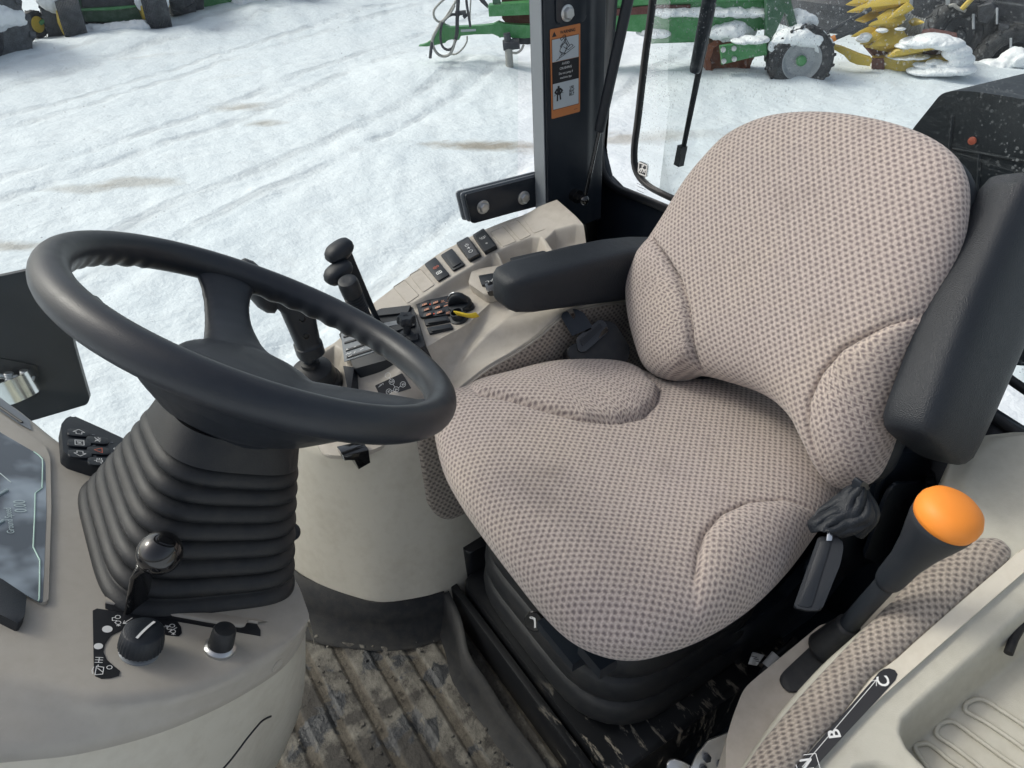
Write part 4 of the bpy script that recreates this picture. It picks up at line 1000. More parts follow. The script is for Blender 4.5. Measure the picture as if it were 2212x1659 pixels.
b = B(); b.prism(rp(pq, .012, 5), (-.0035, 0, 0), .0012); b.make('mounting_plate', BLACKP, pillar)
bolt(pillar, PX((1225, 28), XP-.0035), (-1, 0, 0), .0125, .009)
ru = [PX((1258, y), XP+.0005) for y in (-300, 100, 300, 450)]
# warning label
q = [PX(p, XP-.0008) for p in [(1188, 62), (1253, 52), (1253, 243), (1191, 255)]]
ctr = sum(q, V((0, 0, 0)))/4; wd = ((q[1]-q[0]).length+(q[2]-q[3]).length)/2; ht = ((q[3]-q[0]).length+(q[2]-q[1]).length)/2
upd = ((q[0]+q[1])-(q[2]+q[3])).normalized(); md = frame(ctr, (-1, 0, 0), upd.cross(V((-1, 0, 0))))
lw, lh = wd/2, ht/2
def rect(m, x0, y0, x1, y1, z, h, r=.0): 
    P = [m @ V(p) for p in ((x0, y0, z), (x1, y0, z), (x1, y1, z), (x0, y1, z))]
    return B().prism(rp(P, r) if r else P, (m.to_3x3() @ V((0, 0, 1)))*h)
dcl = rect(md, -lw, -lh, lw, lh, .0, .0004, .003).make('warning_decal', ORANGEP, pillar)
lab = lambda fy: lh-2*lh*fy
rect(md, -lw*.88, lab(.99*.36), lw*.88, lab(.115), .0006, .0002).make('picture_panel', BLUEGREY, dcl)
rect(md, -lw*.9, lab(.60), lw*.9, lab(.36), .0006, .0002).make('text_panel', DECAL, dcl)
rect(md, -lw*.88, lab(.895), lw*.88, lab(.60), .0006, .0002).make('picture_panel', BLUEGREY, dcl)
strokes('border', md, [[(-lw*.9, lab(.11)), (lw*.9, lab(.11)), (lw*.9, lab(.9)), (-lw*.9, lab(.9)), (-lw*.9, lab(.11))]], .0007, DECAL, dcl, z0=.0006)
text('WARNING', md, lw*.16, lab(.055), lh*.098, DECAL, dcl, bold=.03, z=.0007, sx=.92)
b = B(); b.prism([md @ V((lw*x, lab(y), .0006)) for x, y in [(-.88, .085), (-.58, .085), (-.73, .030)]], (md.to_3x3() @ V((0, 0, 1)))*.0002); b.make('alert_triangle', DECAL, dcl)
for s, y, k in (('AVOID', .395, .075), ('CRUSHING', .445, .075), ('Do not jump if', .50, .072), ('machine tips', .55, .072)): text(s, md, .0, lab(y), lh*k, WHITE, dcl, z=.0010, sx=.95)
for s, y in (('USE', .685), ('SEAT', .725), ('BELT', .765)): text(s, md, lw*.40, lab(y), lh*.09, DECAL, dcl, z=.0010, sx=.8, bold=.03)
tr = lambda L: [[(lw*x, lab(y)) for x, y in l] for l in L]
strokes('pictogram', md, tr([[(-.62, .345), (.62, .235)], [(-.35, .20), (.05, .12), (.0, .145), (-.28, .215), (-.35, .20)], [(-.35, .12), (-.05, .085), (.02, .10), (-.28, .14), (-.35, .12)], [(.05, .235), (.38, .20), (.50, .22), (.18, .255), (.05, .235)], [(-.12, .12), (.2, .225)], [(-.02, .115), (.28, .215)], [(-.4, .25), (-.28, .19), (-.05, .17), (.1, .2), (.0, .25), (-.1, .28), (-.28, .27), (-.4, .25)], [(-.15, .21), (.05, .24)], [(-.4, .255), (-.25, .28), (-.3, .30)], [(-.1, .28), (.05, .25)], [(-.45, .32), (-.3, .29), (0, .285)]]), .0011, DECAL, dcl, z0=.001)
strokes('pictogram', md, tr([[(-.50, .64), (-.50, .652)], [(-.54, .646), (-.46, .646)], [(-.62, .67), (-.38, .67)], [(-.56, .68), (-.56, .72)], [(-.50, .68), (-.50, .73)], [(-.44, .68), (-.44, .72)], [(-.58, .73), (-.60, .80)], [(-.42, .73), (-.38, .79)], [(-.62, .67), (-.74, .70), (-.62, .72)], [(-.38, .67), (-.26, .695), (-.38, .72)]]), .0036, DECAL, dcl, z0=.001)
strokes('pictogram', md, tr([[(-.82, .74), (-.55, .705)], [(-.45, .705), (-.18, .725)]]), .0008, DECAL, dcl, z0=.001)
strokes('part_number', md, tr([[(.55, .955), (.8, .953)]]), .0008, MAROON, dcl, z0=.0006)
# gas strut
gs = thing('gas_strut', 'thin black gas strut leaning beside the pillar', 'gas strut')
G0 = onX((1262, 432), 1.165); G1 = onX((1385, -130), 1.15); ga = (G1-G0)
gm = lambda y: G0.lerp(G1, y)
b = B(); b.tube([G0, gm(.33)], .0042, 12); b.make('rod', CHROME if False else GLOSS, gs)
b = B(); b.tube([gm(.295), gm(.298), gm(.305), gm(.99), gm(1.0)], [.006, .0095, .0105, .0105, .009], 20); b.make('cylinder', BLACK, gs)
b = B(); b.ball(frame(G0, (0, 0, 1)), .0105, .0105, .0105); b.tube([G0, G0+V((.035, .0, .0))], .006, 12); b.tube([G0+V((.02, 0, .0)), G0+V((.04, 0, 0))], .014, 16); b.make('ball_joint', GLOSS, gs)
# hinge clamp on the side glass
hc = thing('door_hinge', 'black bolted hinge clamp gripping the lower corner of the side glass', 'hinge')
XH = 1.24
hp = [(1010, 424), (1165, 381), (1172, 440), (1115, 457), (1018, 483)]
b = B(); b.prism(rp([onX(p, XH) for p in [(1004, 421), (1180, 376), (1184, 440), (1110, 459), (1019, 484)]], .008), (.006, 0, 0), .0015); b.make('clamp_plate', BLACKP, hc)
for i, mt in ((1, STEELG), (2, STEELG)):
    b = B(); o_ = V((.007*i+.001, .006*i, .002*i)); b.prism(rp([onX(p, XH)+o_ for p in [(1004, 421), (1180, 376), (1184, 440), (1110, 459), (1019, 484)]], .008), (.004, 0, 0), .001); b.make('clamp_plate', mt, hc)
for q_ in ((1043, 447), (1131, 427)): bolt(hc, onX(q_, XH), (-1, 0, 0), .0125, .008)
def pane(name, pts, mat, parent, nrm, th=.004):
    b = B(); b.bm.faces.new([b.bm.verts.new(p) for p in pts]); return b.make(name, mat, parent)
sg = thing('side_window', 'large side glass spotted with dried droplets ahead of the pillar', 'window')
pane('glass_pane', [V((1.29, -.86, -.05)), V((1.29, 1.9, -.05)), V((1.29, 1.9, 1.9)), V((1.29, -.86, 1.9))], GLASS, sg, None)
YR = -1.10
rw = thing('rear_cab_wall', 'black sheet-metal wall and window opening behind the seat', 'cab wall')
s1 = [(1300, -250), (1301, 0), (1303, 200), (1306, 340), (1316, 380), (1340, 405), (1390, 425), (1450, 450), (1560, 500), (1700, 560), (2000, 760), (2150, 890), (2260, 960)]
b = B(); lo = [onY(p, YR) for p in s1]
out_ = [V((1.30, YR, 2.1)), V((1.30, YR, 1.2)), V((1.30, YR, 1.0)), V((1.30, YR, .8)), V((1.30, YR, .5)), V((1.28, YR, .2)), V((1.2, YR, -.02)), V((1.1, YR, -.02)), V((1.0, YR, -.02)), V((.8, YR, -.02)), V((.6, YR, -.02)), V((.4, YR, -.02)), V((.2, YR, -.02))]
b.grid([[p, q_] for p, q_ in zip(lo, out_)]); b.make('sheet_wall', BLACKP, rw, mods=[('SOLIDIFY', dict(thickness=.02, offset=0))])
b = B(); b.prism([V((1.2, -.99, .2)), V((1.3, YR, .2)), V((1.3, YR, 2)), V((1.26, -.99, 2))], (.02, .0, 0)) if False else None
bb = B(); bb.grid([[V((1.215, -.985, .15)), V((1.215, -.985, 2.0))], [V((1.31, YR, .15)), V((1.31, YR, 2.0))]]); bb.make('corner_panel', RUBBERG, rw, mods=[('SOLIDIFY', dict(thickness=.01))])
b = B(); b.tube(resample(cr([p+V((0, .012, 0)) for p in lo], 8), 120), .0085, 12); b.make('opening_seal', RUBBER, rw)
YG = -1.20
gw = thing('rear_window', 'rear glass with scratches, dried droplets and a rounded black edge seal', 'window')
s2 = [(1440, -300), (1410, 0), (1394, 120), (1379, 250), (1370, 325), (1374, 368), (1396, 398), (1432, 419), (1480, 440), (1600, 490), (1800, 600), (2000, 700), (2300, 900)]
P2 = resample(cr([onY(p, YG) for p in s2], 8), 120)
b = B(); S = []
for i, p in enumerate(P2):
    t_ = (P2[min(i+1, 119)]-P2[max(i-1, 0)]).normalized(); n_ = t_.cross(V((0, 1, 0))).normalized(); S.append((p, n_*.0065, V((0, .008, 0))))
superloft(b, S, 14, 3); b.make('edge_seal', RUBBER, gw)
opp = resample([V((P2[0].x, YG, 2.2)), V((-.6, YG, 2.2)), V((-.6, YG, .25))], 120)
B().grid([[p, q_] for p, q_ in zip(P2, opp)]).make('glass_pane', GLASSR, gw)
# maker's mark, printed on the outside and so mirrored
mg = frame(onY((1388, 366), YG+.002), (0, 1, 0), (-1, 0, 0)); e = (onY((1398, 366), YG)-onY((1378, 366), YG)).length/2
b = B(); b.prism(rp([mg @ V(p) for p in ((-e, -e, 0), (e, -e, 0), (e*1.05, e, 0), (-e*1.05, e, 0))], e*.5), (0, .0004, 0)); mk_ = b.make('glass_mark', DECAL, gw)
strokes('emblem', mg, [[(e*x, e*y) for x, y in l] for l in ([(-.82, -.75), (.82, -.75), (.85, .8), (-.85, .8), (-.82, -.75)], [(-.5, -.1), (-.1, .15), (.35, .05), (.55, -.25)], [(-.5, -.1), (-.65, -.4)], [(.45, .0), (.7, .15)], [(.0, .15), (-.15, .5)], [(-.1, .45), (.2, .6)], [(-.1, -.0), (-.3, -.45)], [(.3, 0), (.15, -.4)])], e*.2, WHITE, mk_, z0=.0006)
for i, y in enumerate((386, 400, 405, 413)):
    a, c = onY((1376, y), YG+.002), onY((1402-3*i, y+1.5), YG+.002); strokes('fine_print', frame((a+c)/2, (0, 1, 0), (-1, 0, 0)), [[(-(a-c).length*.5+k*.0035, 0), (-(a-c).length*.5+k*.0035+.002, 0)] for k in range(int((a-c).length/.0035))], .0014, DARKM, gw, z0=.0003)
# wiper
wi = thing('wiper', 'black wiper arm and blade hanging down over the rear glass', 'wiper')
YW = YG-.03
W0 = onY((1470, 350), YW); W1_ = onY((1537, 20), YW); W2_ = onY((1552, -200), YW); wa = (W1_-W0).normalized()
b = B(); b.tube([W0, W0.lerp(W1_, .06), W0.lerp(W1_, .10), W1_, W2_], [.006, .0075, .0055, .0075, .009], 10); b.make('blade', RUBBER, wi)
b = B(); hw = wa.cross(V((0, 1, 0))).normalized()
superloft(b, [(W0.lerp(W1_, f)+V((0, .012, 0)), hw*w_, V((0, .007, 0))) for f, w_ in ((.62, .009), (.64, .013), (1.0, .0155), (1.5, .017))], 16, 4); b.make('arm', BLACKP, wi)
b = B(); b.box(frame(W0.lerp(W1_, .05)+V((0, .004, 0)), (0, 1, 0), hw), .016, .045, .016, .004); b.make('end_cap', RUBBER, wi)
# tractor rear fender seen through the rear glass
fe = thing('rear_fender', 'black ribbed tractor fender with a red dot outside the rear glass', 'fender')
YF = -1.42
b = B(); b.prism(rp([onY(p, YF) for p in [(1925, 345), (1968, 283), (2032, 203), (2055, 196), (2100, 197), (2330, 232), (2500, 300), (2450, 800), (2205, 790), (2080, 780), (1980, 620), (1930, 480)]], .02, 5), (0, -.35, 0), .02, 3); b.make('fender_shell', BLACK, fe)
for a, c in [((2118, 330), (2090, 780)), ((2020, 440), (2230, 540)), ((2240, 240), (2180, 780)), ((2060, 320), (2290, 360)), ((2060, 250), (2020, 620))]:
    A_, C_ = onY(a, YF), onY(c, YF); b = B(); b.tube([A_+V((0, .002, 0)), C_+V((0, .002, 0))], .003, 8); b.make('rib', BLACK, fe)
b = B(); b.lathe(frame(onY((2101, 304), YF+.002), (0, 1, 0)), [(.007, 0), (.007, .003), (.005, .004)], 16); b.make('red_plug', REDP, fe)
# mirror outside on the far side
mi = thing('side_mirror', 'black mirror housing with a silver clamp outside, left of the steering wheel', 'mirror')
XM = 1.55; nM = V((-1, .25, .15)).normalized(); oM = lambda p, off=0: pl(p, V((XM, .1, .4))+nM*off, nM)
b = B(); b.prism(rp([oM(p) for p in [(-160, 630), (0, 597), (75, 581), (125, 598), (150, 690), (160, 745), (194, 862), (188, 874), (90, 903), (-160, 975)]], .02, 5), -nM*.018, .006, 3); b.make('mirror_shell', BLACK, mi)
b = B(); b.prism(rp([oM(p, .0) for p in [(15, 815), (78, 797), (82, 850), (20, 868)]], .008), -nM*.01, .002); b.prism(rp([oM(p, .004) for p in [(-20, 770), (80, 790), (84, 856), (-20, 880)]], .006), -nM*.006, .002)
b.make('recess_plate', DECAL, mi)
cb = frame(oM((24, 832), .02), V((.25, .1, 1)), (1, 0, 0)); b = B()
b.lathe(cb, [(.044, -.024), (.048, -.024), (.048, .022), (.044, .022), (.044, -.024)], 40, cap=False); b.make('clamp_band', CHROME, mi, ang=30)
for a, c, r in [((-6, 812), (75, 818), .006), ((18, 805), (24, 838), .009), ((52, 800), (56, 830), .009)]:
    b = B(); A_, C_ = oM(a, .03), oM(c, .03); n = 14; b.tube([A_.lerp(C_, i/n) for i in range(n+1)], [r*(1 if i % 2 else .82) for i in range(n+1)], 12); b.make('clamp_bolt', ZINC, mi)
b = B(); b.lathe(frame(oM((160, 690), -.03), (.0, -.8, .3)), [(.012, 0), (.022, .02), (.024, .055), (.015, .062)], 20); b.make('pivot', BLACK, mi)
b = B(); b.tube(cr([oM((-20, 830), .01), oM((-60, 900), .0), V((1.42, .45, .25)), V((1.28, .62, -.02))], 8), .014, 12); b.make('mirror_arm', BLACKP, mi)
# ------------------------------------------------------------------ dash
c6 = lambda x, y: (.3418*x, 1092+.3418*y)
c7 = lambda x, y: (.16274*x, 837+.16274*y)
dash = thing('dashboard', 'taupe dashboard panel around the steering column with a digital display', 'dashboard')
T0 = [onD(p) for p in [(-260, 690), (0, 857), (60, 900), (130, 955), (250, 1030), (400, 1100), (520, 1160), (605, 1215), (640, 1255), (660, 1305), (667, 1326)]]
T2 = [onD(p) for p in [(-260, 1415), (0, 1472), (140, 1497), (239, 1512), (393, 1495), (513, 1454), (598, 1406), (649, 1362), (668, 1336)]]
T3 = [onD(p, -.045) for p in [(-260, 1690), (0, 1656), (171, 1635), (342, 1588), (478, 1529), (581, 1468), (625, 1430), (652, 1388), (667, 1344)]]
T4 = [onZ(p, .1) for p in [(-300, 2350), (0, 2260), (200, 2200), (350, 2100), (440, 1950), (500, 1830), (535, 1740), (600, 1650), (640, 1560)]]
n = 150
b = B()
E0 = [p+V((.01, .0, -.08)) for p in resample(cr(T0, 8), n)]
t0, t2, t3 = [resample(cr(c, 8), n) for c in (T0, T2, T3)]
rows = [E0, [p+V((.003, 0, -.006)) for p in t0]]
for f in (.015, .05, .2, .4, .6, .8, .92): rows.append([p.lerp(q, f)-DN*(.02*0) for p, q in zip(t0, t2)])
rows += [[p+(q-p)*.97-DN*.0005 for p, q in zip(t0, t2)], [q-DN*.0035+(r-q)*.02 for q, r in zip(t2, t3)], [q-DN*.010+(r-q)*.12 for q, r in zip(t2, t3)]]
for f in (.4, .7, .96): rows.append([q.lerp(r, f)-DN*.006*(1-f) for q, r in zip(t2, t3)])
rows.append([r-V((-.010, 0, .004)) for r in t3])
b.grid(rows); dtop = b.make('dash_top', DASH, dash, ang=180, recalc=False); dhit = hitter(dtop)
b = B(); t4 = resample(cr(T4, 8), n); r0 = [r+V((.012, 0, .002)) for r in t3]
b.grid([r0]+[[p.lerp(q, f)+V((-.018*math.sin(math.pi*f), 0, 0)) for p, q in zip(r0, t4)] for f in (.02, .1, .2, .35, .5, .7, 1)])
dlow = b.make('lower_panel', BEIGE2, dash, ang=180, recalc=False); lhit = hitter(dlow)
# panel seam
S = [lhit(p, .0006)[0] for p in resample([(p[0], p[1], 0) for p in cr([(470, 1672, 0), (500, 1638, 0), (530, 1598, 0), (552, 1571, 0), (566, 1556, 0), (584, 1547, 0)], 6)], 20)]
b = B(); b.tube([s for s in S if s], .0012, 6); b.make('panel_seam', DECAL, dash)
S = [lhit(p, .0004)[0] for p in [(586, 1660), (590, 1640), (596, 1610), (592, 1565), (580, 1549)]]
# screw holes
for q in [(597, 1438), (600, 1640)]:
    P_, n_ = (dhit(q, .0003) if q[1] < 1500 else lhit(q, .0003))
    if P_: b = B(); b.lathe(frame(P_, n_), [(.0075, 0), (.007, .0008), (.005, .0002)], 20); b.make('screw_plug', DASH if q[1] < 1500 else BEIGE2, dash)
# display: raised bezel and glossy screen
bz = [(-200, 745), (0, 893), (101, 973), (113, 1000), (116, 1120), (108, 1318), (88, 1322), (0, 1278), (-200, 1190)]
b = B(); b.prism(rp([onD(p, -.004) for p in [(-220, 770), (0, 905), (95, 975), (106, 1000), (108, 1110), (101, 1312), (86, 1316), (0, 1266), (-220, 1160)]], .006, 5), DN*.008, .0025, 3); dis = b.make('display', DASH, dash)
b = B(); b.prism(rp([onD(p, .0035) for p in [(-200, 800), (0, 935), (92, 988), (98, 1003), (100, 1110), (92, 1302), (84, 1302), (0, 1256), (-200, 1165)]], .005, 5), DN*.0008, 0); scn = b.make('screen', SCREEN, dis)
cA = lambda x, y: (.2279*x, 972+.2279*y)
GL = [cA(*q) for q in [(320, 15), (370, 50), (402, 85), (405, 130), (400, 360), (335, 410), (330, 600), (315, 920), (378, 1045), (375, 1300), (372, 1410), (362, 1430)]]
b = B(); b.tube([onD(p, .0048) for p in GL], .0007, 6); b.make('screen_line', LCDG, scn)
mS = frame(onD((45, 1130), .0046), DN, (1, 0, 0)); iS = mS.inverted()
def tS(s, p, size, mat=LCDG):
    q = iS @ onD(p, .0046); text(s, mS, q.x, q.y, size, mat, scn, sx=.8)
SGREY = plastic('screen_lettering', (.45, .55, .56), .4, 100, 0, .03, None)
tS('0.00', cA(195, 535), .0165, SGREY); tS('Ground Speed', cA(88, 670), .0095, SGREY)
for a, c, r in [((-30, 1085), (15, 1059), .0022), ((-20, 1140), (8, 1125), .0022), ((0, 1022), (24, 1042), .0005)]:
    b = B(); b.tube([onD(a, .0046), onD(c, .0046)], r, 6); b.make('gauge_mark', SGREY, scn)
b = B(); b.prism(rp([onD(p, -.0) for p in [(-120, 1225), (0, 1268), (54, 1304), (50, 1345), (37, 1366), (-5, 1345), (-120, 1300)]], .003), DN*.010, .002); b.make('dash_switch', BLACK, dash)
b = B(); b.prism(rp([onD(p, .001) for p in [(-90, 790), (0, 859), (64, 908), (68, 930), (40, 915), (0, 888), (-90, 830)]], .003), DN*.0006); b.make('vent_slot', STEELG, dash)
b = B(); b.tube([onD((-60, 838), .002), onD((0, 880), .002), (onD((48, 913), .002))], .0018, 6); b.make('vent_slot', DECAL, dash)
# light and signal keypad
b = B(); b.prism(rp([onD(c7(*p), .0) for p in [(775, 650), (845, 560), (930, 525), (1300, 690), (1760, 905), (1840, 1060), (1700, 1220), (1480, 1250), (1150, 1165), (890, 1080), (800, 1010)]], .004), DN*.018, .004, 3); kpd = b.make('signal_keypad', BLACK, dash)
def c7f(x, y, off=.018): return onD(c7(x, y), off)
kx = (c7f(1050, 620)-c7f(1065, 890)).normalized()
ARW = [[(-.004, -.006), (-.004, .000), (-.008, .000), (0, .008), (.008, .000), (.004, .000), (.004, -.006), (-.004, -.006)]]
ICN = {0: ARW, 1: [[(-.007, -.006), (-.007, .006), (.007, .006), (.007, -.006), (-.007, -.006)], [(-.004, -.003), (-.002, .003), (0, -.002), (.002, .003)], [(.004, -.004), (.004, .004)]],
       2: [[(a, -c_) for a, c_ in l] for l in ARW], 3: [[(-.007, -.003), (.006, .004)], [(-.006, .004), (.005, -.004)], [(-.003, -.004), (-.003, .003)], [(.001, -.004), (.001, .003)], [(.005, -.001), (.007, -.001)]], 4: [[(-.007, -.005), (.007, -.005), (0, .006), (-.007, -.005)]],
       5: [[(-.007, -.002), (-.004, -.002)], [(-.003, -.004), (-.003, .004), (.002, .004), (.002, -.004), (-.003, -.004)], [(.004, .003), (.007, .003)], [(.004, 0), (.007, 0)], [(.004, -.003), (.007, -.003)], [(0, .004), (0, .007)]]}
for i, q in enumerate([(1040, 622), (1048, 762), (1055, 905), (1288, 722), (1300, 862), (1312, 1005)]):
    c = c7f(*q, .0175); mm = frame(c, DN, kx.cross(DN)*-1 if False else DN.cross(kx)*-1)
    mm = frame(c, DN, kx)        # x along the tractor's right
    b = B(); b.prism(rp([mm @ V(p) for p in ((-.0085, -.0125, 0), (.0085, -.0125, 0), (.0085, .0125, 0), (-.0085, .0125, 0))], .006), DN*.003, .001); k = b.make('push_button', BLACK, kpd)
    m2 = frame(c+DN*.0032, DN, kx) @ Matrix.Scale(.8, 4)
    L = ICN[i]
    if i in (0, 2): L = [[(yy, xx) for xx, yy in l] for l in L]
    strokes('symbol', m2, L, .0011, WHITE if i != 4 else REDP, k)
    b = B(); b.box(frame(c+kx*0+DN*.0008-DN.cross(kx)*.0165, DN, kx), .0012, .003, .0008); b.make('tick_mark', STEELG, kpd)
kc = c7f(1700, 985); b = B(); m = frame(kc, DN, kx); b.lathe(m, [(.015, 0), (.0145, .009), (.012, .011), (.004, .0112)], 32); b.box(frame(kc+DN*.013, DN, kx+DN.cross(kx)*.8), .027, .006, .010, .002); b.make('rotary_knob', BLACK, kpd)
for q, L in [((1505, 930), [[(-.002, -.004), (-.002, .004), (.003, .003), (.004, 0), (.003, -.003), (-.002, -.004)], [(-.005, -.003), (-.005, .003)]]), ((1570, 850), [[(-.004, 0), (0, .003), (.004, -.001)], [(-.002, -.002), (.003, .003)], arc(-.004, .003, .002, n=8), arc(.005, .003, .002, n=8)]), ((1595, 1085), [arc(0, 0, .0042, n=14)])]:
    strokes('symbol', frame(c7f(*q, .0182), DN, kx), L, .0011, WHITE, kpd)
# wiper / wheel-drive decal
dc = [c6(*q) for q in [(585, 668), (612, 655), (700, 668), (900, 700), (1120, 738), (1142, 770), (1148, 810), (1130, 828), (1060, 822), (960, 800), (860, 785), (770, 790), (700, 825), (662, 880), (652, 930), (675, 980), (720, 1020), (758, 1050), (752, 1078), (700, 1092), (640, 1096), (602, 1080), (592, 1050), (588, 850)]]
b = B(); b.prism([onD(p, -.0002) for p in dc], DN*.001); dd = b.make('knob_decal', DECAL, dash)
fD = lambda q, off=.0012: frame(onD(c6(*q), off), DN, (1, -.15, 0))
for q, rr_ in [((678, 782), .0045), ((622, 890), .0038)]:
    b = B(); b.lathe(fD(q, .001), [(rr_, 0), (rr_, .0003)], 20); b.make('white_dot', WHITE, dd)
strokes('symbol', fD((691, 1025), .001), [arc(0, 0, .0022, n=10)], .0007, WHITE, dd)
TRC = [arc(.004, .0, .0024, n=8), arc(-.004, 0, .0024, n=8), [(.003, .002), (.003, .005), (-.001, .005), (-.001, .001), (-.004, .003)], [(-.009, .0), (-.0065, .0)], [(-.0085, -.0015), (-.0065, 0), (-.0085, .0015)]]
for q in [(745, 725), (1090, 780)]: strokes('symbol', frame(onD(c6(*q), .001), DN, (1.0, -.15, 0)), [[(x, y) for x, y in l] for l in TRC]+([[(-.005, .004), (.001, -.004)]] if q[0] == 1090 else []), .0007, WHITE, dd)
strokes('symbol', frame(onD(c6(815, 735), .001), DN, (.3, -1, 0)), [[(-.006, .0), (.005, .003)], [(-.006, 0), (.005, -.003)], [(-.003, .003), (-.006, 0), (-.002, -.003)]], .0006, WHITE, dd)
strokes('symbol', frame(onD(c6(1035, 768), .001), DN, (.3, -1, 0)), [[(-.006, .002), (.005, -.002)], [(.002, .001), (.005, -.002), (.001, -.003)]], .0006, WHITE, dd)
strokes('symbol', frame(onD(c6(628, 1045), .001), DN, (1, -.3, 0)), [[(-.004, -.003), (-.005, .003), (.005, .003), (.004, -.003), (-.004, -.003)], [(-.002, -.003), (.003, .002)], [(-.004, .005), (0, .006), (.004, .005)]], .0007, WHITE, dd)
strokes('symbol', frame(onD(c6(625, 978), .001), DN, (1, -.3, 0)), [[(-.003, -.003), (-.003, .003)], [(.0, -.003), (.0, .003)], [(.003, -.003), (.003, .003)], [(-.003, 0), (.003, 0)], [(-.008, 0), (-.006, 0)]], .0007, WHITE, dd)
# slot with raised back edge
b = B(); b.prism([onD(c6(*q), .0002) for q in [(664, 622), (664, 650), (690, 662), (900, 696), (1300, 765), (1645, 826), (1645, 790), (1622, 752), (1560, 745), (1520, 776), (1300, 742), (900, 668)]], DN*.0008); b.make('lever_slot', DECAL, dash)
G = []
for a, c_ in zip([(668, 565), (900, 600), (1200, 648), (1500, 692), (1640, 715), (1700, 735)], [(664, 622), (900, 668), (1300, 742), (1520, 776), (1560, 744), (1626, 752)]):
    A_, C_ = onD(c6(*a)), onD(c6(*c_)); G.append([A_-DN*.001, A_.lerp(C_, .25)+DN*.001, A_.lerp(C_, .5)+DN*.0022, A_.lerp(C_, .8)+DN*.003, C_+DN*.0028, C_+DN*.0005])
B().loft([[g[i] for g in G] for i in range(6)], 50).make('slot_ledge', DASH, dash, ang=180)
# throttle lever
tl = thing('ball_lever', 'gloss black ball lever standing in the slot of the dash', 'lever')
L0 = onD(c6(855, 700), -.01); LB = onX(c6(1010, 300), L0.x-.012); LM = onX(c6(895, 430), L0.x-.008)
b = B(); ww = V((.35, -1, 0)).normalized(); la = (LM-L0).normalized(); ww = (ww-la*ww.dot(la)).normalized(); nn_ = la.cross(ww)
superloft(b, [(L0, ww*.013, nn_*.003), (LM, ww*.0115, nn_*.003), (LM.lerp(LB, .35), ww*.0125, nn_*.006), (LM.lerp(LB, .7), ww*.015, nn_*.011), (LB, ww*.014, nn_*.014)], 20, 3); b.make('shaft', GLOSS, tl)
b = B(); b.ball(frame(LB, (LB-LM), (1, 0, 0)), .0212, .0212, .0212, 36, 20); b.make('ball_grip', GLOSS, tl, ang=180)
# wiper knob and washer knob
def knobm(pb, off=0): return frame(onD(pb, off), DN+V((0, -.0, .12)), (.65, -.76, 0))
m = knobm(c6(880, 925)) @ Matrix.Scale(.76, 4); kn = thing('control_knob', 'large ribbed black knob with a white pointer line on the dash', 'knob')
b = B(); b.lathe(m, [(.0235, -.002), (.0235, .002), (.021, .004), (.0175, .005), (.0175, .010)], 40); b.make('metal_collar', STEELG, kn)
b = B(); b.lathe(m, [(.022, .009), (.0262, .010), (.0258, .022), (.0235, .034), (.022, .0355), (.008, .036)], 128, lug=lambda k, q: 1-.028*(k % 4 < 2) if q in (1, 2) else 1); b.make('ribbed_cap', BLACK, kn, ang=50)
S = [m @ V((x, .002*math.cos(x*60)-.003, .0372)) for x in [-.017+.034*i/8 for i in range(9)]]
b = B(); dzz = m.to_3x3() @ V((0, .0016, 0)); b.grid([[s-dzz, s+dzz] for s in S]); b.make('pointer_line', WHITE, kn, ang=180)
m = knobm(c6(1388, 905)) @ Matrix.Scale(.80, 4); kn = thing('control_knob', 'small round black knob on a grey metal collar', 'knob')
b = B(); b.lathe(m, [(.0195, -.002), (.0195, .004), (.017, .007), (.014, .008)], 40); b.make('metal_collar', ZINC, kn)
b = B(); b.lathe(m, [(.0155, .007), (.0150, .018), (.0142, .030), (.0125, .033), (.006, .0335)], 36); k = b.make('cap', RUBBER, kn)
strokes('symbol', m @ Matrix.Translation((.002, 0, .0335)), [[(-.005, .002), (.005, .004)], [(-.005, -.001), (.005, .001)]], .0009, BLACK, k)
# ------------------------------------------------------------------ left console by the door
LP0 = V((.2, -.65, .43)); LN = V((0, .35, 1)).normalized()
onL = lambda p, off=0: pl(p, LP0+LN*off, LN)
c8 = lambda x, y: (1404+.3814*x, 1026+.3814*y)
lc = thing('fender_console', 'beige console beside the seat with a fabric strip and a moulded storage tray', 'console')
E0p = [(1560, 1760), (1606, 1659), (1650, 1590), (1700, 1522), (1780, 1432), (1850, 1368), (1920, 1306), (1975, 1250), (2015, 1190), (2040, 1120), (2044, 1060), (2052, 1010), (2075, 965), (2118, 934), (2170, 925), (2212, 922), (2330, 925), (2500, 940)]
E0c = [onL(p) for p in E0p]
E1c = [V((-.45, y, .43-.35*(y+.65))) for y in (-.10, -.2, -.3, -.4, -.5, -.6, -.7, -.8, -.9, -1.0, -1.1, -1.2, -1.3, -1.38, -1.42, -1.45, -1.48, -1.5)]
tray = inframe(Matrix.Identity(4), [onL(p) for p in [c8(1428, 1440), c8(1445, 1360), c8(1520, 1285), c8(1700, 1130), c8(1900, 960), c8(2118, 770), c8(2400, 520), c8(2900, 900), c8(3000, 2100), c8(2200, 2300), c8(1700, 1790), c8(1560, 1620), c8(1470, 1530)]])
lowr = inframe(Matrix.Identity(4), [onL(p) for p in [c8(780, 1800), c8(900, 1659), c8(1180, 1380), c8(1400, 1180), c8(1700, 905), c8(2118, 555), c8(2500, 230), c8(3600, 900), c8(3000, 3500), c8(700, 2500)]])
bot2 = inframe(Matrix.Identity(4), [onL(p) for p in [c8(1130, 1720), c8(1180, 1640), c8(1300, 1620), c8(1440, 1680), c8(1500, 1800), c8(1300, 1900)]])
nu, nv = 260, 190
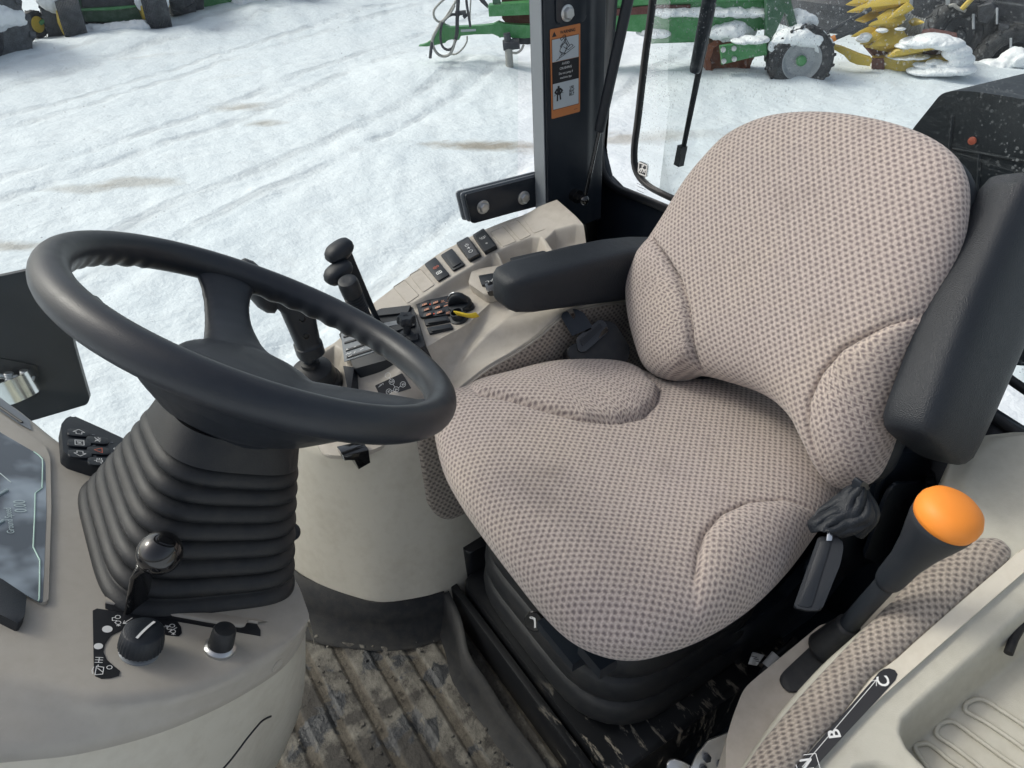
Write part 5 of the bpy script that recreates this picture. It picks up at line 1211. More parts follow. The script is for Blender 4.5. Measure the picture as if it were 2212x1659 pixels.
a = resample(cr(E0c, 8), nu); c = resample(E1c, nu)
vv = np.linspace(0, 1, nv)**1.25
X = np.array([[a[i].x+(c[i].x-a[i].x)*t for t in vv] for i in range(nu)]); Y = np.array([[a[i].y+(c[i].y-a[i].y)*t for t in vv] for i in range(nu)])
Z = .43-.35*(Y+.65)
Z = Z-.006*sstep((sdist(X, Y, lowr)+.002)/.006)-.075*sstep((sdist(X, Y, tray)+.003)/.022)-.03*sstep((sdist(X, Y, bot2)+.003)/.01)
Z = Z-.010*(1-sstep(vv/.035))[None, :]
G = [[V((X[i, j], Y[i, j], Z[i, j])) for j in range(nv)] for i in range(nu)]
for r in G: q = r[0]; r.insert(0, q+V((.004, 0, -.008))); r.insert(0, q+V((.004, .0, -.06))); r.insert(0, q+V((.0, .0, -.40)))
B().grid(G).make('console_moulding', GREIGE, lc, ang=180)
# tray ribs, drawn as raised mouldings on the tray floor
for q in ([(1785, 1320), (1800, 1290), (1880, 1270), (2000, 1340), (2120, 1420), (2250, 1520), (2200, 1600), (2050, 1500), (1900, 1400), (1800, 1345)], [(1625, 1440), (1650, 1410), (1720, 1400), (1850, 1490), (2000, 1600), (2200, 1750), (2100, 1850), (1900, 1680), (1720, 1540), (1630, 1480)], [(1500, 1545), (1530, 1525), (1590, 1530), (1700, 1620), (1800, 1700), (1700, 1800), (1560, 1640)]):
    P_ = cr([onL(c8(*s), -.0735) for s in q], 5, True); P_.append(P_[0]); b = B(); b.tube(P_, .0028, 8, cap=False); b.make('moulded_ring', GREIGE, lc, ang=180)
kq = [onL(c8(*s), -.03) for s in [(2070, 800), (2110, 830), (2060, 930), (2030, 1010)]]
b = B(); b.tube(kq, [.009, .007, .0055, .0055], 12); b.ball(frame(kq[0], LN), .012, .012, .008); b.make('keyhole_slot', RUBBERG, lc)
# rail with decal
railp = [(1690, 1720), (1735, 1655), (1772, 1610), (1818, 1549), (1883, 1465), (1936, 1427), (1978, 1389), (2073, 1305), (2161, 1229), (2196, 1196), (2230, 1180), (2300, 1120), (2300, 1170), (2212, 1238), (2060, 1370), (1938, 1478), (1852, 1555), (1745, 1662), (1700, 1720)]
b = B(); b.prism([onL(p, -.002) for p in railp], LN*.005, .0018, 2); rail = b.make('rail', BEIGE2, lc)
fs = [c8(*q) for q in [(480, 1720), (540, 1650), (620, 1530), (725, 1400), (860, 1240), (1000, 1090), (1200, 880), (1380, 700), (1500, 565), (1620, 480), (1750, 400), (1850, 362), (1950, 352), (2030, 385), (2052, 430), (2035, 485), (1950, 560), (1760, 722), (1500, 950), (1390, 1050), (1250, 1152), (1090, 1370), (960, 1500), (850, 1640), (780, 1730), (600, 1850)]]
ML = frame(onL(c8(1250, 1000)), LN, (0, -1, 0)); P3 = [onL(p) for p in fs]
# the strip is long and bent: loft it across instead of using a star-shaped pad
Lf = [onL(p) for p in [c8(*q) for q in [(440, 1780), (540, 1650), (620, 1530), (725, 1400), (860, 1240), (1000, 1090), (1200, 880), (1380, 700), (1500, 565), (1620, 480), (1750, 400), (1850, 366), (1930, 356), (1990, 362)]]]
Rf = [onL(p) for p in [c8(*q) for q in [(740, 1790), (850, 1640), (960, 1500), (1090, 1370), (1250, 1152), (1390, 1050), (1500, 950), (1640, 828), (1760, 722), (1870, 628), (1950, 560), (2010, 508), (2040, 470), (2050, 425)]]]
nl = 150; a = resample(cr(Lf, 8), nl); c = resample(cr(Rf, 8), nl); G = []; U = []
sv = 0
for i in range(nl):
    if i: sv += ((a[i]+c[i])/2-(a[i-1]+c[i-1])/2).length
    row, ur = [], []; wd_ = (c[i]-a[i]).length; ef = min(1, (nl-1-i)/8)**.5
    for j in range(26):
        t = j/25; s_ = math.sin(math.pi*t)**.55; row.append(a[i].lerp(c[i], t)+LN*(-.002+.017*s_*ef)); ur.append((t*wd_*1.08, sv))
    G.append(row); U.append(ur)
B().grid(G, U).make('fabric_strip', FABRIC2, lc, ang=180)
dcp = [(1660, 1722), (1726, 1651), (1783, 1585), (1840, 1521), (1888, 1466), (1898, 1453), (1908, 1446), (1921, 1444), (1933, 1448), (1939, 1457), (1934, 1470), (1900, 1507), (1827, 1585), (1768, 1650), (1706, 1722)]
b = B(); b.prism([onL(p, .0028) for p in dcp], LN*.0008); dcl2 = b.make('range_decal', DECAL, lc)
for s, q in (('C', c8(1325, 1168)), ('B', c8(1046, 1466)), ('N', c8(892, 1640))):
    text(s, frame(onL(q, .0038), LN, (.8, -.55, 0)), 0, 0, .019, WHITE, dcl2, z=.0002, bold=.02)
pA, pB = onL(c8(862, 1655), .004), onL(c8(1282, 1162), .004); mL = frame((pA+pB)/2, LN, pB-pA); hl = (pB-pA).length/2
strokes('arrow_line', mL, [[(-hl, 0), (hl, 0)], [(hl-.006, .004), (hl, 0), (hl-.006, -.004)]], .0007, WHITE, dcl2, z0=.0003)
mn = frame(onL(c8(892, 1640), .0038), LN, (.8, -.55, 0)); strokes('box_outline', mn, [[(-.0105, -.0125), (.0105, -.0125), (.0105, .0125), (-.0105, .0125), (-.0105, -.0125)]], .0009, WHITE, dcl2)
# inner lever housing
HP0 = V((.3, -.65, .335)); onH = lambda p, off=0: pl(p, HP0+LN*off, LN)
b = B(); b.prism(rp([onH(c8(*q)) for q in [(430, 1500), (465, 1380), (530, 1210), (610, 1140), (960, 852), (1000, 840), (1045, 842), (1120, 880), (1440, 590), (1520, 520), (1640, 560), (1300, 960), (760, 1560), (620, 1780), (430, 1760)]], .012), (0, 0, -.33), .006, 3); b.make('lever_housing', BEIGE, lc)
hl_ = thing('brake_lever', 'black lever with a bright orange cap beside the seat', 'lever')
b = B(); b.prism(rp([onH(c8(*q)) for q in [(728, 1165), (752, 1125), (960, 930), (1030, 885), (1075, 930), (1092, 985), (1070, 1025), (860, 1222), (812, 1242), (765, 1225)]], .012), LN*.005, .0025); b.make('rubber_gaiter', RUBBER, hl_)
B0 = onH(c8(1000, 985), .0); B1 = onX((2044, 1118), .235); ba = (B1-B0); bn = ba.normalized()
b = B(); b.tube(cr([B0, B0.lerp(B1, .12), B0.lerp(B1, .22)], 6), [.026-.010*i/12 for i in range(13)], 20); b.make('rubber_sleeve', RUBBER, hl_, ang=180)
b = B(); b.tube([B0, B0.lerp(B1, .75)], .0125, 20); b.make('shaft', BLACK, hl_)
mg_ = frame(B1, bn, (0, 1, 0)); h = ba.length
b = B(); b.lathe(mg_, [(.0125, -.135), (.016, -.128), (.0175, -.12), (.019, -.085), (.024, -.055), (.0305, -.03), (.0345, -.014), (.0355, -.006), (.033, -.002)], 44); b.make('grip', BLACK, hl_, ang=180)
b = B(); b.lathe(mg_, [(.0348, -.006), (.0365, .002), (.036, .010), (.032, .018), (.024, .024), (.012, .027), (.003, .0278)], 48); b.make('orange_cap', ORANGE, hl_, ang=180)
# metal latch, wiring tag
lt = thing('seat_latch', 'zinc-plated latch plate and bolts on the floor beside the lever housing', 'latch')
zq = V((.30, -.56, .20)); nq = V((-.55, .45, .75)).normalized(); fq = lambda q, off=0: pl(c8(*q), zq+nq*off, nq)
b = B(); b.prism(rp([fq(q) for q in [(230, 1665), (262, 1590), (330, 1505), (400, 1478), (492, 1443), (512, 1462), (505, 1700), (330, 1760)]], .002), -nq*.005, .0015); b.prism(rp([fq(q, -.01) for q in [(95, 1690), (98, 1628), (130, 1608), (180, 1622), (238, 1652), (230, 1730)]], .003), -nq*.006, .002); b.make('latch_plate', ZINC, lt)
for q, r in (((320, 1598), .006), ((408, 1640), .008), ((300, 1660), .006)): 
    b = B(); b.lathe(frame(fq(q, .001), nq), [(r, 0), (r, .008), (r*.7, .009)], 6); b.make('bolt', BLACKP, lt)
b = B(); b.prism([fq(q, -.03) for q in [(280, 1570), (520, 1440), (620, 1800), (200, 1800)]], -nq*.01); b.make('backing_plate', BLACKP, lt)
tg = thing('wiring_tag', 'small white printed tag folded round a black cable', 'tag')
tp = V((.40, -.72, .10)); tn_ = (CAM-tp).normalized(); ft = lambda q, off=0: pl(c8(*q), tp+tn_*off, tn_)
b = B(); G = []
for i in range(9):
    t = i/8; A_ = ft((580+70*t, 1002+18*t)); C_ = ft((556+50*t, 1072+8*t)); G.append([A_+tn_*.003*math.sin(t*5), C_+tn_*.003*math.sin(t*5+1)])
b.grid(G); b.make('tag_flag', WHITE, tg, mods=[('SOLIDIFY', dict(thickness=.0006))])
b = B(); b.tube([ft((715, 1018)), ft((660, 1085))], .0085, 14); b.make('tag_wrap', WHITE, tg)
for k in range(3): strokes('print', frame(ft((590+12*k, 1030+14*k), .0045), tn_, ft((640, 1040))-ft((590, 1025))), [[(-.004, 0), (.004, 0)]], .0012, DECAL, tg)
b = B(); b.tube(cr([ft((820, 930), -.02), ft((760, 985), -.002), ft((700, 1035), 0), (ft((650, 1100), -.002)), ft((600, 1200), -.03)], 8), .0055, 12); b.make('cable', RUBBER, tg)
TYREM = TYRE
# ------------------------------------------------------------------ yard: machines in the snow
def wheel(parent, c, axis, R_, W_, rim, hubc=None, nl=22, n=88, name='wheel', tm=None):
    TYRE = tm or TYREM
    axis = V(axis).normalized(); m = frame(c, axis, (0, 0, 1)); h = W_/2
    b = B(); b.lathe(m, [(R_*.60, -h*.86), (R_*.72, -h), (R_*.90, -h*.98), (R_*.985, -h*.80), (R_, -h*.1), (R_, h*.1), (R_*.985, h*.80), (R_*.90, h*.98), (R_*.72, h), (R_*.60, h*.86)], n, cap=False); ty = b.make(name, TYRE, parent, ang=50)
    b = B()
    for k in range(nl):
        for s in (-1, 1):
            a = 2*math.pi*(k+.25*s)/nl; ca, sa = math.cos(a), math.sin(a)
            p0 = m @ V((ca*R_*1.0, sa*R_*1.0, 0)); a2 = a+.18*s*0+.16; p1 = m @ V((math.cos(a2)*R_*.95, math.sin(a2)*R_*.95, s*h*.97))
            d = (p1-p0); er = (m.to_3x3() @ V((ca, sa, 0)))
            b.box(frame((p0+p1)/2+er*R_*.012, er, d), d.length, R_*.075, R_*.075, R_*.008, 1)
    b.make('tread_lugs', TYRE, ty)
    b = B(); b.lathe(m, [(R_*.61, -h*.84), (R_*.61, -h*.6), (R_*.5, -h*.3), (R_*.5, h*.25), (R_*.58, h*.6), (R_*.62, h*.86), (R_*.59, h*.9), (R_*.55, h*.62), (R_*.45, h*.32), (R_*.2, h*.30), (R_*.18, h*.42), (R_*.02, h*.42)], 48); b.make('rim', rim, ty)
    b = B(); b.lathe(m, [(R_*.16, h*.30), (R_*.16, h*.75), (R_*.11, h*.9), (R_*.02, h*.92)], 24); b.make('wheel_hub', hubc or rim, ty)
    return ty
CLOUD = bpy.data.textures.new('snow_lumps', 'CLOUDS'); CLOUD.noise_scale = .11; CLOUD.noise_depth = 3
def lump(pts, rads, parent, name='snow_cap', seed=0, sub=3):
    """settled snow: several flattened lobes merged into one noisy mesh"""
    b = B()
    for p, r in zip(pts, rads):
        b.ball(frame(p, (0, 0, 1)), r[0], r[1], r[2], 20, 12)
    o = b.make(name, SNOWC, parent, ang=180, mods=[('REMESH', dict(mode='VOXEL', voxel_size=min(min(r) for r in rads)*.22, use_smooth_shade=True)), ('SMOOTH', dict(iterations=14, factor=.6)), ('DISPLACE', dict(texture=CLOUD, strength=min(min(r) for r in rads)*.8, mid_level=.5, texture_coords='GLOBAL'))])
    return o
NV = -HZ      # towards the camera
def vplane(base): 
    P0 = onZ(base, GZ); n = V((-P0.x, -P0.y, 0)).normalized()
    def f(p, off=0): return pl(p, P0+n*off, n)
    f.n = n; return P0, f
def slab(b, f, pts, off, th, bev=.01): return b.prism([f(p, off) for p in pts], -f.n*th, bev, 1)
cL = lambda x, y: (.3174*x, .3174*y); cI = lambda x, y: (891+.1343*x, .1343*y); cC = lambda x, y: (1728+.2187*x, .2187*y); c3 = lambda x, y: (1404+.3652*x, .3652*y)
# --- green mower beyond the pillar
mw = thing('mower', 'long green pull-type mower with hose loops, hitch and one grey-rimmed wheel', 'farm machine')
gA, gB = onZ((1102, 168), GZ), onZ((1727, 176), GZ); dir_ = (gB-gA); dir_.z = 0; dir_.normalize(); nM_ = V((dir_.y, -dir_.x, 0));
if nM_.dot(CAM-gA) < 0: nM_ = -nM_
fm_ = lambda p, off=0: pl(p, gA+nM_*off, nM_)
def mslab(name, mat, pts, off, th, bev=.008, **k):
    b = B(); b.prism([fm_(p, off) for p in pts], -nM_*th, bev, 1); return b.make(name, mat, mw, **k)
mslab('drawbar', GREEN, [cI(*q) for q in [(100, 735), (200, 720), (310, 650), (380, 500), (440, 405), (500, 370), (520, 415), (565, 420), (590, 448), (1080, 415), (1290, 400), (1380, 345), (1480, 390), (1700, 400), (1950, 400), (1960, 600), (1800, 620), (1480, 590), (1400, 610), (1385, 580), (1290, 540), (1000, 555), (770, 570), (750, 640), (690, 650), (640, 625), (570, 640), (530, 690), (460, 705), (330, 735), (230, 748), (100, 748)]], 0, .12)
mslab('maroon_roller', MAROON, [cI(*q) for q in [(1420, -400), (1950, -400), (1950, 420), (1700, 420), (1520, 400), (1440, 300)]], -.35, .3)
mslab('main_beam', GREEN, [cI(*q) for q in [(1215, 90), (1600, 60), (1950, 40), (2300, 30), (2300, 230), (1950, 235), (1600, 250), (1230, 270)]], .05, .25)
mslab('spring_bracket', DARKM, [cI(*q) for q in [(1040, -40), (1110, -60), (1215, 80), (1210, 140), (1100, 40)]], 0, .05)
mslab('spring_bracket', DGREEN, [cI(*q) for q in [(1280, -80), (1400, -80), (1420, 60), (1290, 70)]], .02, .05)
mslab('gearbox', DARKM, [cI(*q) for q in [(1600, 560), (1700, 520), (1800, 560), (1950, 540), (1960, 700), (1850, 720), (1700, 700), (1600, 740)]], -.05, .3)
mslab('body_panel', GREEN, [(1240, 10), (1300, 8), (1420, 2), (1560, -10), (1664, -20), (1672, 40), (1664, 62), (1600, 72), (1540, 80), (1500, 92), (1405, 95), (1385, 66), (1320, 62), (1322, 104), (1240, 100)], 0, .5, .02)
mslab('upper_panel', GREEN, [(1240, -60), (1404, -60), (1700, -60), (1700, 4), (1500, 4), (1404, 10), (1240, 18)], .05, .6, .02)
mslab('brown_guard', MAROON, [(1300, 22), (1404, 12), (1492, 10), (1492, 24), (1404, 30), (1300, 36)], .03, .1)
mslab('lift_post', DGREEN, [c3(*q) for q in [(690, -60), (820, -60), (875, 160), (830, 170), (800, 60), (745, 180), (735, 370), (688, 372)]], .25, .15)
mslab('side_arm', GREEN, [c3(*q) for q in [(415, 272), (560, 252), (690, 240), (695, 325), (560, 350), (425, 384)]], .35, .08)
for q in [(432, 293), (495, 285), (435, 360), (497, 348)]: b = B(); b.lathe(frame(fm_(c3(*q), .355), nM_), [(.035, 0), (.035, .03), (.02, .035)], 10); b.make('bolt', ZINC, mw)
cR = fm_(c3(452, 322), -.25); b = B(); RR = .33; b.lathe(frame(cR, nM_, (0, 0, 1)), [(RR*.75, -.25), (RR, -.22), (RR, .22), (RR*.78, .26), (RR*.72, .16), (.05, .15)], 60, lug=lambda k, q: 1+.06*(k % 5 < 2)); b.make('toothed_roller', RUST, mw, ang=30)
lump([fm_(c3(490, 185), .0), fm_(c3(440, 190), .0), fm_(c3(540, 190), -.05)], [(.22, .3, .13), (.15, .3, .1), (.15, .3, .12)], mw)
lump([fm_(c3(600, 235), .33), fm_(c3(530, 245), .33), fm_(c3(660, 232), .33)], [(.2, .1, .05), (.14, .1, .035), (.12, .1, .05)], mw)
lump([fm_((1430+k*38, 24), -.1) for k in range(6)]+[fm_((1410, 70), -.1)], [(.3, .2, .07)]*6+[(.3, .2, .07)], mw)
lump([fm_(c3(880, 115), .1), fm_(c3(930, 130), .1)], [(.2, .15, .12), (.15, .15, .1)], mw)
wc = fm_((1727, 128), .32); wheel(mw, wc, nM_, .425, .30, RIMG, GREEN, 20)
lump([fm_((1727+a_, b__), .32) for a_, b__ in ((0, 76), (-30, 84), (30, 82), (-48, 98), (52, 98), (14, 80), (-14, 78), (58, 112))], [(.22, .19, .13), (.17, .18, .11), (.18, .18, .12), (.09, .17, .10), (.09, .16, .12), (.2, .19, .12), (.2, .19, .12), (.06, .15, .10)], mw, name='snow_cap')
J0, J1, J2 = fm_(cI(1540, 700), .14), fm_(cI(1565, 1120), .14), fm_(cI(1580, 1260), .14)
b = B(); b.tube([J0, J1], .055, 14); b.make('jack_tube', GREYM, mw)
b = B(); b.tube([J1, J2], .05, 14); b.make('jack_foot', DARKM, mw)
b = B(); b.tube([fm_(cI(1515, 530), .14), J0], .05, 12); b.tube([fm_(cI(1460, 730), .14), fm_(cI(1720, 700), .14)], .07, 10); b.make('jack_collar', DARKM, mw)
def hose(pts, r=.017, mat=DARKM, off=.16, k=0):
    b = B(); b.tube(cr([fm_(cI(*p), off+.03*math.sin(i+k)) for i, p in enumerate(pts)], 8), r, 8); b.make('hose', mat, mw, ang=180)
hose([(520, -20), (430, 60), (350, 160), (345, 260), (390, 330), (450, 350), (520, 300), (620, 150), (700, 10), (720, -60)], .016, GREYM)
hose([(740, -60), (730, 100), (720, 300), (715, 520), (690, 650)], .026, DARKM, .17)
hose([(860, -60), (880, 120), (910, 280), (930, 430)], .018)
hose([(940, -40), (930, 150), (925, 300)], .010, GREYM)
hose([(760, 240), (620, 240), (500, 340), (460, 450), (450, 600), (480, 740), (560, 800), (640, 770), (690, 660)], .018)
hose([(470, 350), (380, 500), (320, 640), (340, 760), (400, 860), (490, 905), (590, 880), (650, 780), (690, 640)], .020, GREYM)
hose([(880, 580), (870, 680), (800, 790), (700, 870), (620, 870)], .012, GREYM, .1)
hose([(350, 560), (310, 700), (295, 830), (285, 930)], .022)
hose([(1600, 850), (1680, 850), (1750, 800), (1790, 720)], .016, GREYM)
hose([(680, 90), (600, 230), (480, 350)], .014, GREYM, .2)
b = B(); b.tube([fm_(cI(690, 215), .15), fm_(cI(860, 200), .15)], .03, 8); b.tube([fm_(cI(820, 280), .15), fm_(cI(880, 230), .15)], .025, 8); b.make('hose_bracket', DARKM, mw)
mslab('name_plate', BLUEGREY, [cI(*q) for q in [(775, 475), (1020, 465), (1020, 500), (778, 515)]], .003, .002, 0)
# --- yellow forage header
hd = thing('forage_header', 'yellow rotary corn header half buried in snow, pointed snouts to the left', 'farm machine')
P0h, fh = vplane((1900, 158))
def hslab(name, mat, pts, off, th, bev=.01):
    b = B(); slab(b, fh, [cC(*q) for q in pts], off, th, bev); return b.make(name, mat, hd)
def snout(tip, base, w0, off, drop=0):
    a_, c_ = fh(cC(*tip), off), fh(cC(*base), off-.35); d = (c_-a_); up_ = V((0, 0, 1)); up_ = (up_-d.normalized()*up_.dot(d.normalized())).normalized(); sd2 = d.normalized().cross(up_)
    b = B(); superloft(b, [(a_.lerp(c_, f), sd2*w_*w0, up_*w_*w0*.75) for f, w_ in ((0, .04), (.12, .22), (.35, .5), (.7, .85), (1, 1))], 12, 1.25); b.make('snout', YELLOW, hd, ang=30)
for t_, b_, w_, o_ in [((455, 45), (800, -30), .17, .1), ((465, 120), (900, 20), .15, .3), ((600, 85), (1010, 0), .17, .5), ((540, 195), (770, 130), .18, .2), ((680, 250), (930, 170), .20, .6), ((860, 200), (1060, 75), .10, .65), ((505, 360), (760, 290), .12, .5), ((595, 435), (900, 310), .19, .55), ((1230, 222), (1120, 215), .07, .5), ((690, 460), (960, 390), .22, .6), ((600, 265), (900, 250), .13, .3), ((870, 560), (1150, 470), .16, .7)]: snout(t_, b_, w_, o_)
hslab('side_skirt', YELLOW, [(298, 435), (420, 470), (560, 530), (690, 570), (712, 600), (690, 655), (560, 640), (490, 610), (440, 540), (300, 480)], .75, .12)
b = B(); A_ = [fh(cC(*q), -.1) for q in [(800, -60), (830, 30), (900, 150), (1000, 240), (1110, 290), (1200, 310)]]; A_ = cr(A_, 8)
b.tube(A_, [.17 if i % 2 else .155 for i in range(len(A_))], 14); b.make('serrated_drum', GREYM, hd, ang=20)
hslab('deflector', YELLOW, [(590, 440), (640, 395), (800, 330), (1000, 325), (1070, 395), (900, 450), (700, 468)], .35, .5, .03)
hslab('deflector', YELLOW, [(640, 470), (830, 405), (1010, 430), (960, 478), (760, 492)], .5, .4, .02)
hslab('deflector', YELLOW, [(860, 565), (945, 492), (1200, 462), (1450, 438), (1510, 462), (1150, 522), (900, 572)], .65, .6, .02)
hslab('brown_core', MAROON, [(620, 455), (950, 430), (1300, 380), (1560, 430), (1600, 560), (1500, 640), (900, 640), (720, 570)], .2, .9, .03)
hslab('lower_body', YELLOW, [(705, 585), (840, 575), (1300, 575), (1560, 545), (1640, 640), (1500, 690), (1000, 705), (800, 695), (705, 680)], .45, .7, .03)
hslab('guard_teeth', MAROON, [(705, 575), (830, 580), (835, 695), (705, 680)], .5, .06)
hslab('frame_beam', GREYM, [(560, 280), (700, 262), (950, 240), (955, 262), (720, 330), (600, 350)], -.3, .2)
lump([fh(cC(*q), .45) for q in [(1180, 420), (1320, 400), (1450, 430), (1080, 450), (1550, 520), (1600, 600), (1480, 640), (1350, 610), (1250, 640), (1150, 560), (1000, 560), (1400, 690), (1560, 680), (1250, 700)]], [(.24, .3, .07), (.26, .3, .09), (.2, .3, .08), (.16, .25, .04), (.16, .25, .10), (.12, .25, .10), (.15, .25, .05), (.10, .22, .035), (.16, .22, .035), (.16, .22, .03), (.2, .22, .03), (.25, .3, .07), (.22, .3, .07), (.25, .3, .05)], hd)
lump([fh(cC(*q), .55) for q in [(620, 385), (650, 360), (810, 300), (990, 285)]], [(.1, .1, .05), (.08, .1, .05), (.08, .1, .03), (.06, .1, .02)], hd)
# marker rods
for a_, c_, r_ in [((262, 325), (700, 90), .03), ((290, 400), (760, 200), .035)]:
    b = B(); b.tube([fh(cC(*a_), .8), fh(cC(*c_), .5)], r_, 10); b.make('marker_rod', DARKM, hd)
b = B(); b.tube([fh(cC(292, 399), .81), fh(cC(350, 372), .79)], .042, 10); b.make('orange_band', ORANGE, hd)
# dark tank behind it, snow on top
tk = thing('round_tank', 'low round dark tank with a deep snow cap behind the yellow header', 'tank')
P0t, ft_ = vplane((1830, 66)); c_ = ft_((1830, 66), -.9); rt2 = 1.45
b = B(); b.lathe(frame(c_, (0, 0, 1)), [(rt2*.9, 0), (rt2, .2), (rt2*1.0, .62), (rt2*.94, .72), (.2, .8)], 64); b.make('tank_wall', DARKM, tk)
lump([c_+V((0, 0, .80)), c_+V((.5, -.3, .8)), c_+V((-.5, .3, .78))], [(1.2, 1.2, .45), (.9, .9, .35), (.9, .9, .35)], tk)
# dark machine at the right edge
dm = thing('dark_implement', 'dark machine with pale uprights at the right edge of the yard', 'farm machine')
P0d, fd_ = vplane((2130, 150)); 
def dslab(name, mat, pts, off, th, bev=.02):
    b = B(); slab(b, fd_, [cC(*q) for q in pts], off, th, bev); return b.make(name, mat, dm)
dslab('body', DARKM, [(1000, -700), (2600, -700), (2700, 690), (1400, 715), (1420, 560), (1250, 300), (1100, 200)], -.6, 1.2)
for q in [[(1700, 140), (1725, 140), (1725, 290), (1700, 290)], [(1935, 80), (1958, 80), (1955, 240), (1935, 240)], [(2070, 380), (2095, 380), (2095, 490), (2070, 490)], [(1055, -60), (1120, -60), (1112, 65), (1060, 80)], [(1435, -60), (1480, -60), (1480, 50), (1440, 50)]]: dslab('upright', STEELG if False else RIMG, q, -.1, .06, .005)
for q in [[(1960, 230), (2060, 250), (2090, 380), (1960, 390)], [(1750, 60), (1900, 20), (1960, 110), (1850, 250), (1760, 220)]]: dslab('bracket', DARKM, q, -.25, .3)
b = B(); b.tube([fd_(cC(1600, 90), -.1), fd_(cC(1740, -60), -.1)], .04, 8); b.make('yellow_rod', YELLOW, dm)
b = B(); b.tube(cr([fd_(cC(*q), -.1) for q in [(1470, 60), (1520, 50), (1560, 80), (1640, 110)]], 6), .025, 8); b.make('hose', GREYM, dm)
for q, r in [((1560, 330), .5), ((2050, 600), .5)]: 
    c_ = fd_(cC(*q), -.45); wheel(dm, c_, NV+V((.3, 0, 0)), r, .4, DARKM, None, 16, 48)
lump([fd_(cC(*q), -.1) for q in [(1900, 680), (2150, 570), (1650, 700)]], [(.3, .3, .14), (.25, .2, .14), (.4, .3, .12)], dm)
# --- left: wide green machine on twin wide tyres
gm_ = thing('green_spreader', 'wide green machine on broad ribbed tyres with a snowy rear step', 'farm machine')
P0g, fg = vplane((230, 88)); cG = lambda q: cL(*q)
def gslab(par, f, name, mat, pts, off, th, bev=.02):
    b = B(); slab(b, f, [cL(*q) for q in pts], off, th, bev); return b.make(name, mat, par)
def wtyre(par, f, pl_, pr_, ytop, ybot, off, R_):
    a_, c_ = f(cL(pl_, (ytop+ybot)/2), off), f(cL(pr_, (ytop+ybot)/2), off); zc = GZ+R_*.9; a_.z = c_.z = zc; d = (c_-a_); W = d.length; ax2 = d.normalized()
    m = frame((a_+c_)/2-HZ*-.0, ax2, (0, 0, 1)); m.translation -= NV*R_*.15
    b = B(); pr = []; N2 = 14
    for i in range(N2+1):
        z = -W/2+W*i/N2; rr2 = R_*(1-.07*abs(2*i/N2-1)**3); pr += [(rr2, z), (rr2*.97, z+W/N2*.5)]
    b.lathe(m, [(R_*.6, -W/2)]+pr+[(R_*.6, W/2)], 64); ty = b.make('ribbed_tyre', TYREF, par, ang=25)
    b = B(); b.lathe(m, [(R_*.05, -W/2-.06), (R_*.5, -W/2-.03), (R_*.58, -W/2+.02)], 32); b.make('rim', YELLOW, ty); return ty
wtyre(gm_, fg, 400, 555, 0, 268, .1, .38); wtyre(gm_, fg, 970, 1132, 0, 225, -.25, .44)
gslab(gm_, fg, 'hopper', DGREEN, [(300, -400), (1080, -400), (1085, 40), (1000, 95), (960, 160), (560, 150), (500, 90), (380, 60)], -.35, 1.6)
gslab(gm_, fg, 'rear_panel', DARKM, [(540, -80), (1000, -80), (990, 40), (880, 45), (560, 60)], -.3, .1)
gslab(gm_, fg, 'chassis', DARKM, [(540, 150), (960, 160), (965, 255), (740, 285), (545, 270)], -.5, .6)
gslab(gm_, fg, 'green_rail', GREEN, [(520, 62), (760, 50), (1000, 30), (1005, 44), (760, 70), (520, 80)], -.22, .08)
gslab(gm_, fg, 'green_rail', GREEN, [(500, 75), (540, 78), (560, 150), (530, 150)], -.22, .08)
gslab(gm_, fg, 'rear_step', GREYM, [(545, 215), (940, 178), (962, 235), (640, 262), (548, 262)], .05, .35)
lump([fg(cL(570+k*42, 232-k*5.0), -.0) for k in range(10)], [(.22, .2, .13)]*10, gm_)
lump([fg(cL(*q), -.05) for q in [(400, 10), (370, -20), (440, 60)]], [(.20, .3, .2), (.2, .3, .2), (.09, .2, .12)], gm_)
lump([fg(cL(*q), -.2) for q in [(1035, 10), (1040, 50)]], [(.14, .3, .2), (.08, .2, .10)], gm_)
gslab(gm_, fg, 'front_panel', GREEN, [(290, 30), (345, 30), (350, 200), (325, 205), (300, 150)], -.2, .2)
b = B(); q0, q1 = fg(cL(270, 160), 0), fg(cL(320, 130), 0); b.tube([q0, q1], .035, 8); b.make('axle_arm', GREEN, gm_)
c_ = fg(cL(238, 165), 0); wheel(gm_, c_, (RT*-1+HZ*.35), .21, .15, YELLOW, None, 14, 40, name='gauge_wheel')
c_ = fg(cL(360, 130), -.35); wheel(gm_, c_, (RT*-1+HZ*-.45), .40, .25, YELLOW, None, 16, 48, tm=TYREF)
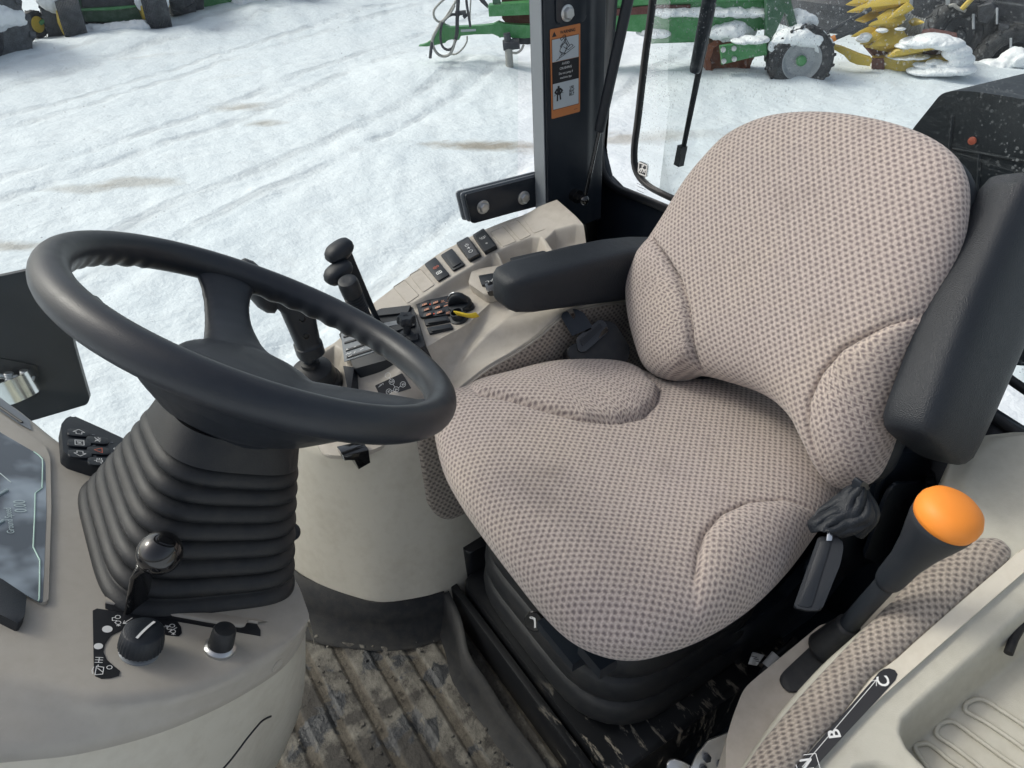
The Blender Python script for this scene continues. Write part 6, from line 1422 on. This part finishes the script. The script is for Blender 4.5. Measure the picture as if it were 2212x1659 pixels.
# --- second green machine behind it
g2 = thing('green_tractor', 'green machine with a yellow-hubbed tyre and a red lamp farther back', 'farm machine')
P02, f2_ = vplane((420, 46))
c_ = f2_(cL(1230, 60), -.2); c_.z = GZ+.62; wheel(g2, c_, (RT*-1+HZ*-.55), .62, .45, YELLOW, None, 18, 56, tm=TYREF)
gslab(g2, f2_, 'body', GREEN, [(1270, -400), (1860, -400), (1880, 20), (1850, 95), (1500, 130), (1420, 148), (1270, 130)], -.4, 1.2)
gslab(g2, f2_, 'rear_tyre', TYREF, [(1250, -200), (1385, -200), (1390, 140), (1260, 150)], -.2, .7)
gslab(g2, f2_, 'dark_guard', DARKM, [(1610, 80), (1860, 60), (1860, 110), (1800, 130), (1640, 138)], -.3, .4)
gslab(g2, f2_, 'red_lamp', REDP, [(1450, 42), (1495, 40), (1497, 75), (1452, 80)], -.33, .1, .005)
gslab(g2, f2_, 'red_lamp', REDP, [(1912, 15), (1955, 15), (1950, 48), (1912, 45)], -.33, .1, .005)
lump([f2_(cL(*q), -.3) for q in [(1640, 25), (1700, 28), (1760, 30), (1800, 50)]], [(.25, .2, .12), (.25, .2, .12), (.2, .2, .12), (.1, .15, .14)], g2)
g3 = thing('dark_trailer', 'dark machine cut off by the top edge, farther back than the green ones', 'farm machine')
P03, f3_ = vplane((655, 18)); b = B(); slab(b, f3_, [cL(*q) for q in [(2000, -300), (2150, -300), (2155, 50), (2050, 58), (2005, 45)]], -.2, 1.5, .05); b.make('body', DARKM, g3)
c_ = f3_(cL(2080, 5), 0); wheel(g3, c_, (NV+RT*.5), .4, .3, DARKM, None, 14, 40)
# --- big tyre at the left edge
bt_ = thing('snowy_tyre', 'large dark tyre capped with snow at the left edge of the yard', 'tyre')
P0b, fb_ = vplane((0, 138)); c_ = fb_(cL(-290, 330), -.2); c_.z = GZ+.50
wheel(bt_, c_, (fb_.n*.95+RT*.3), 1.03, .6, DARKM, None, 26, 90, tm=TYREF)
lump([fb_(cL(*q), -.2) for q in [(-20, 118), (35, 118), (-70, 100), (62, 145), (-150, 90)]], [(.28, .3, .2), (.2, .3, .16), (.3, .3, .2), (.1, .25, .1), (.4, .3, .22)], bt_)
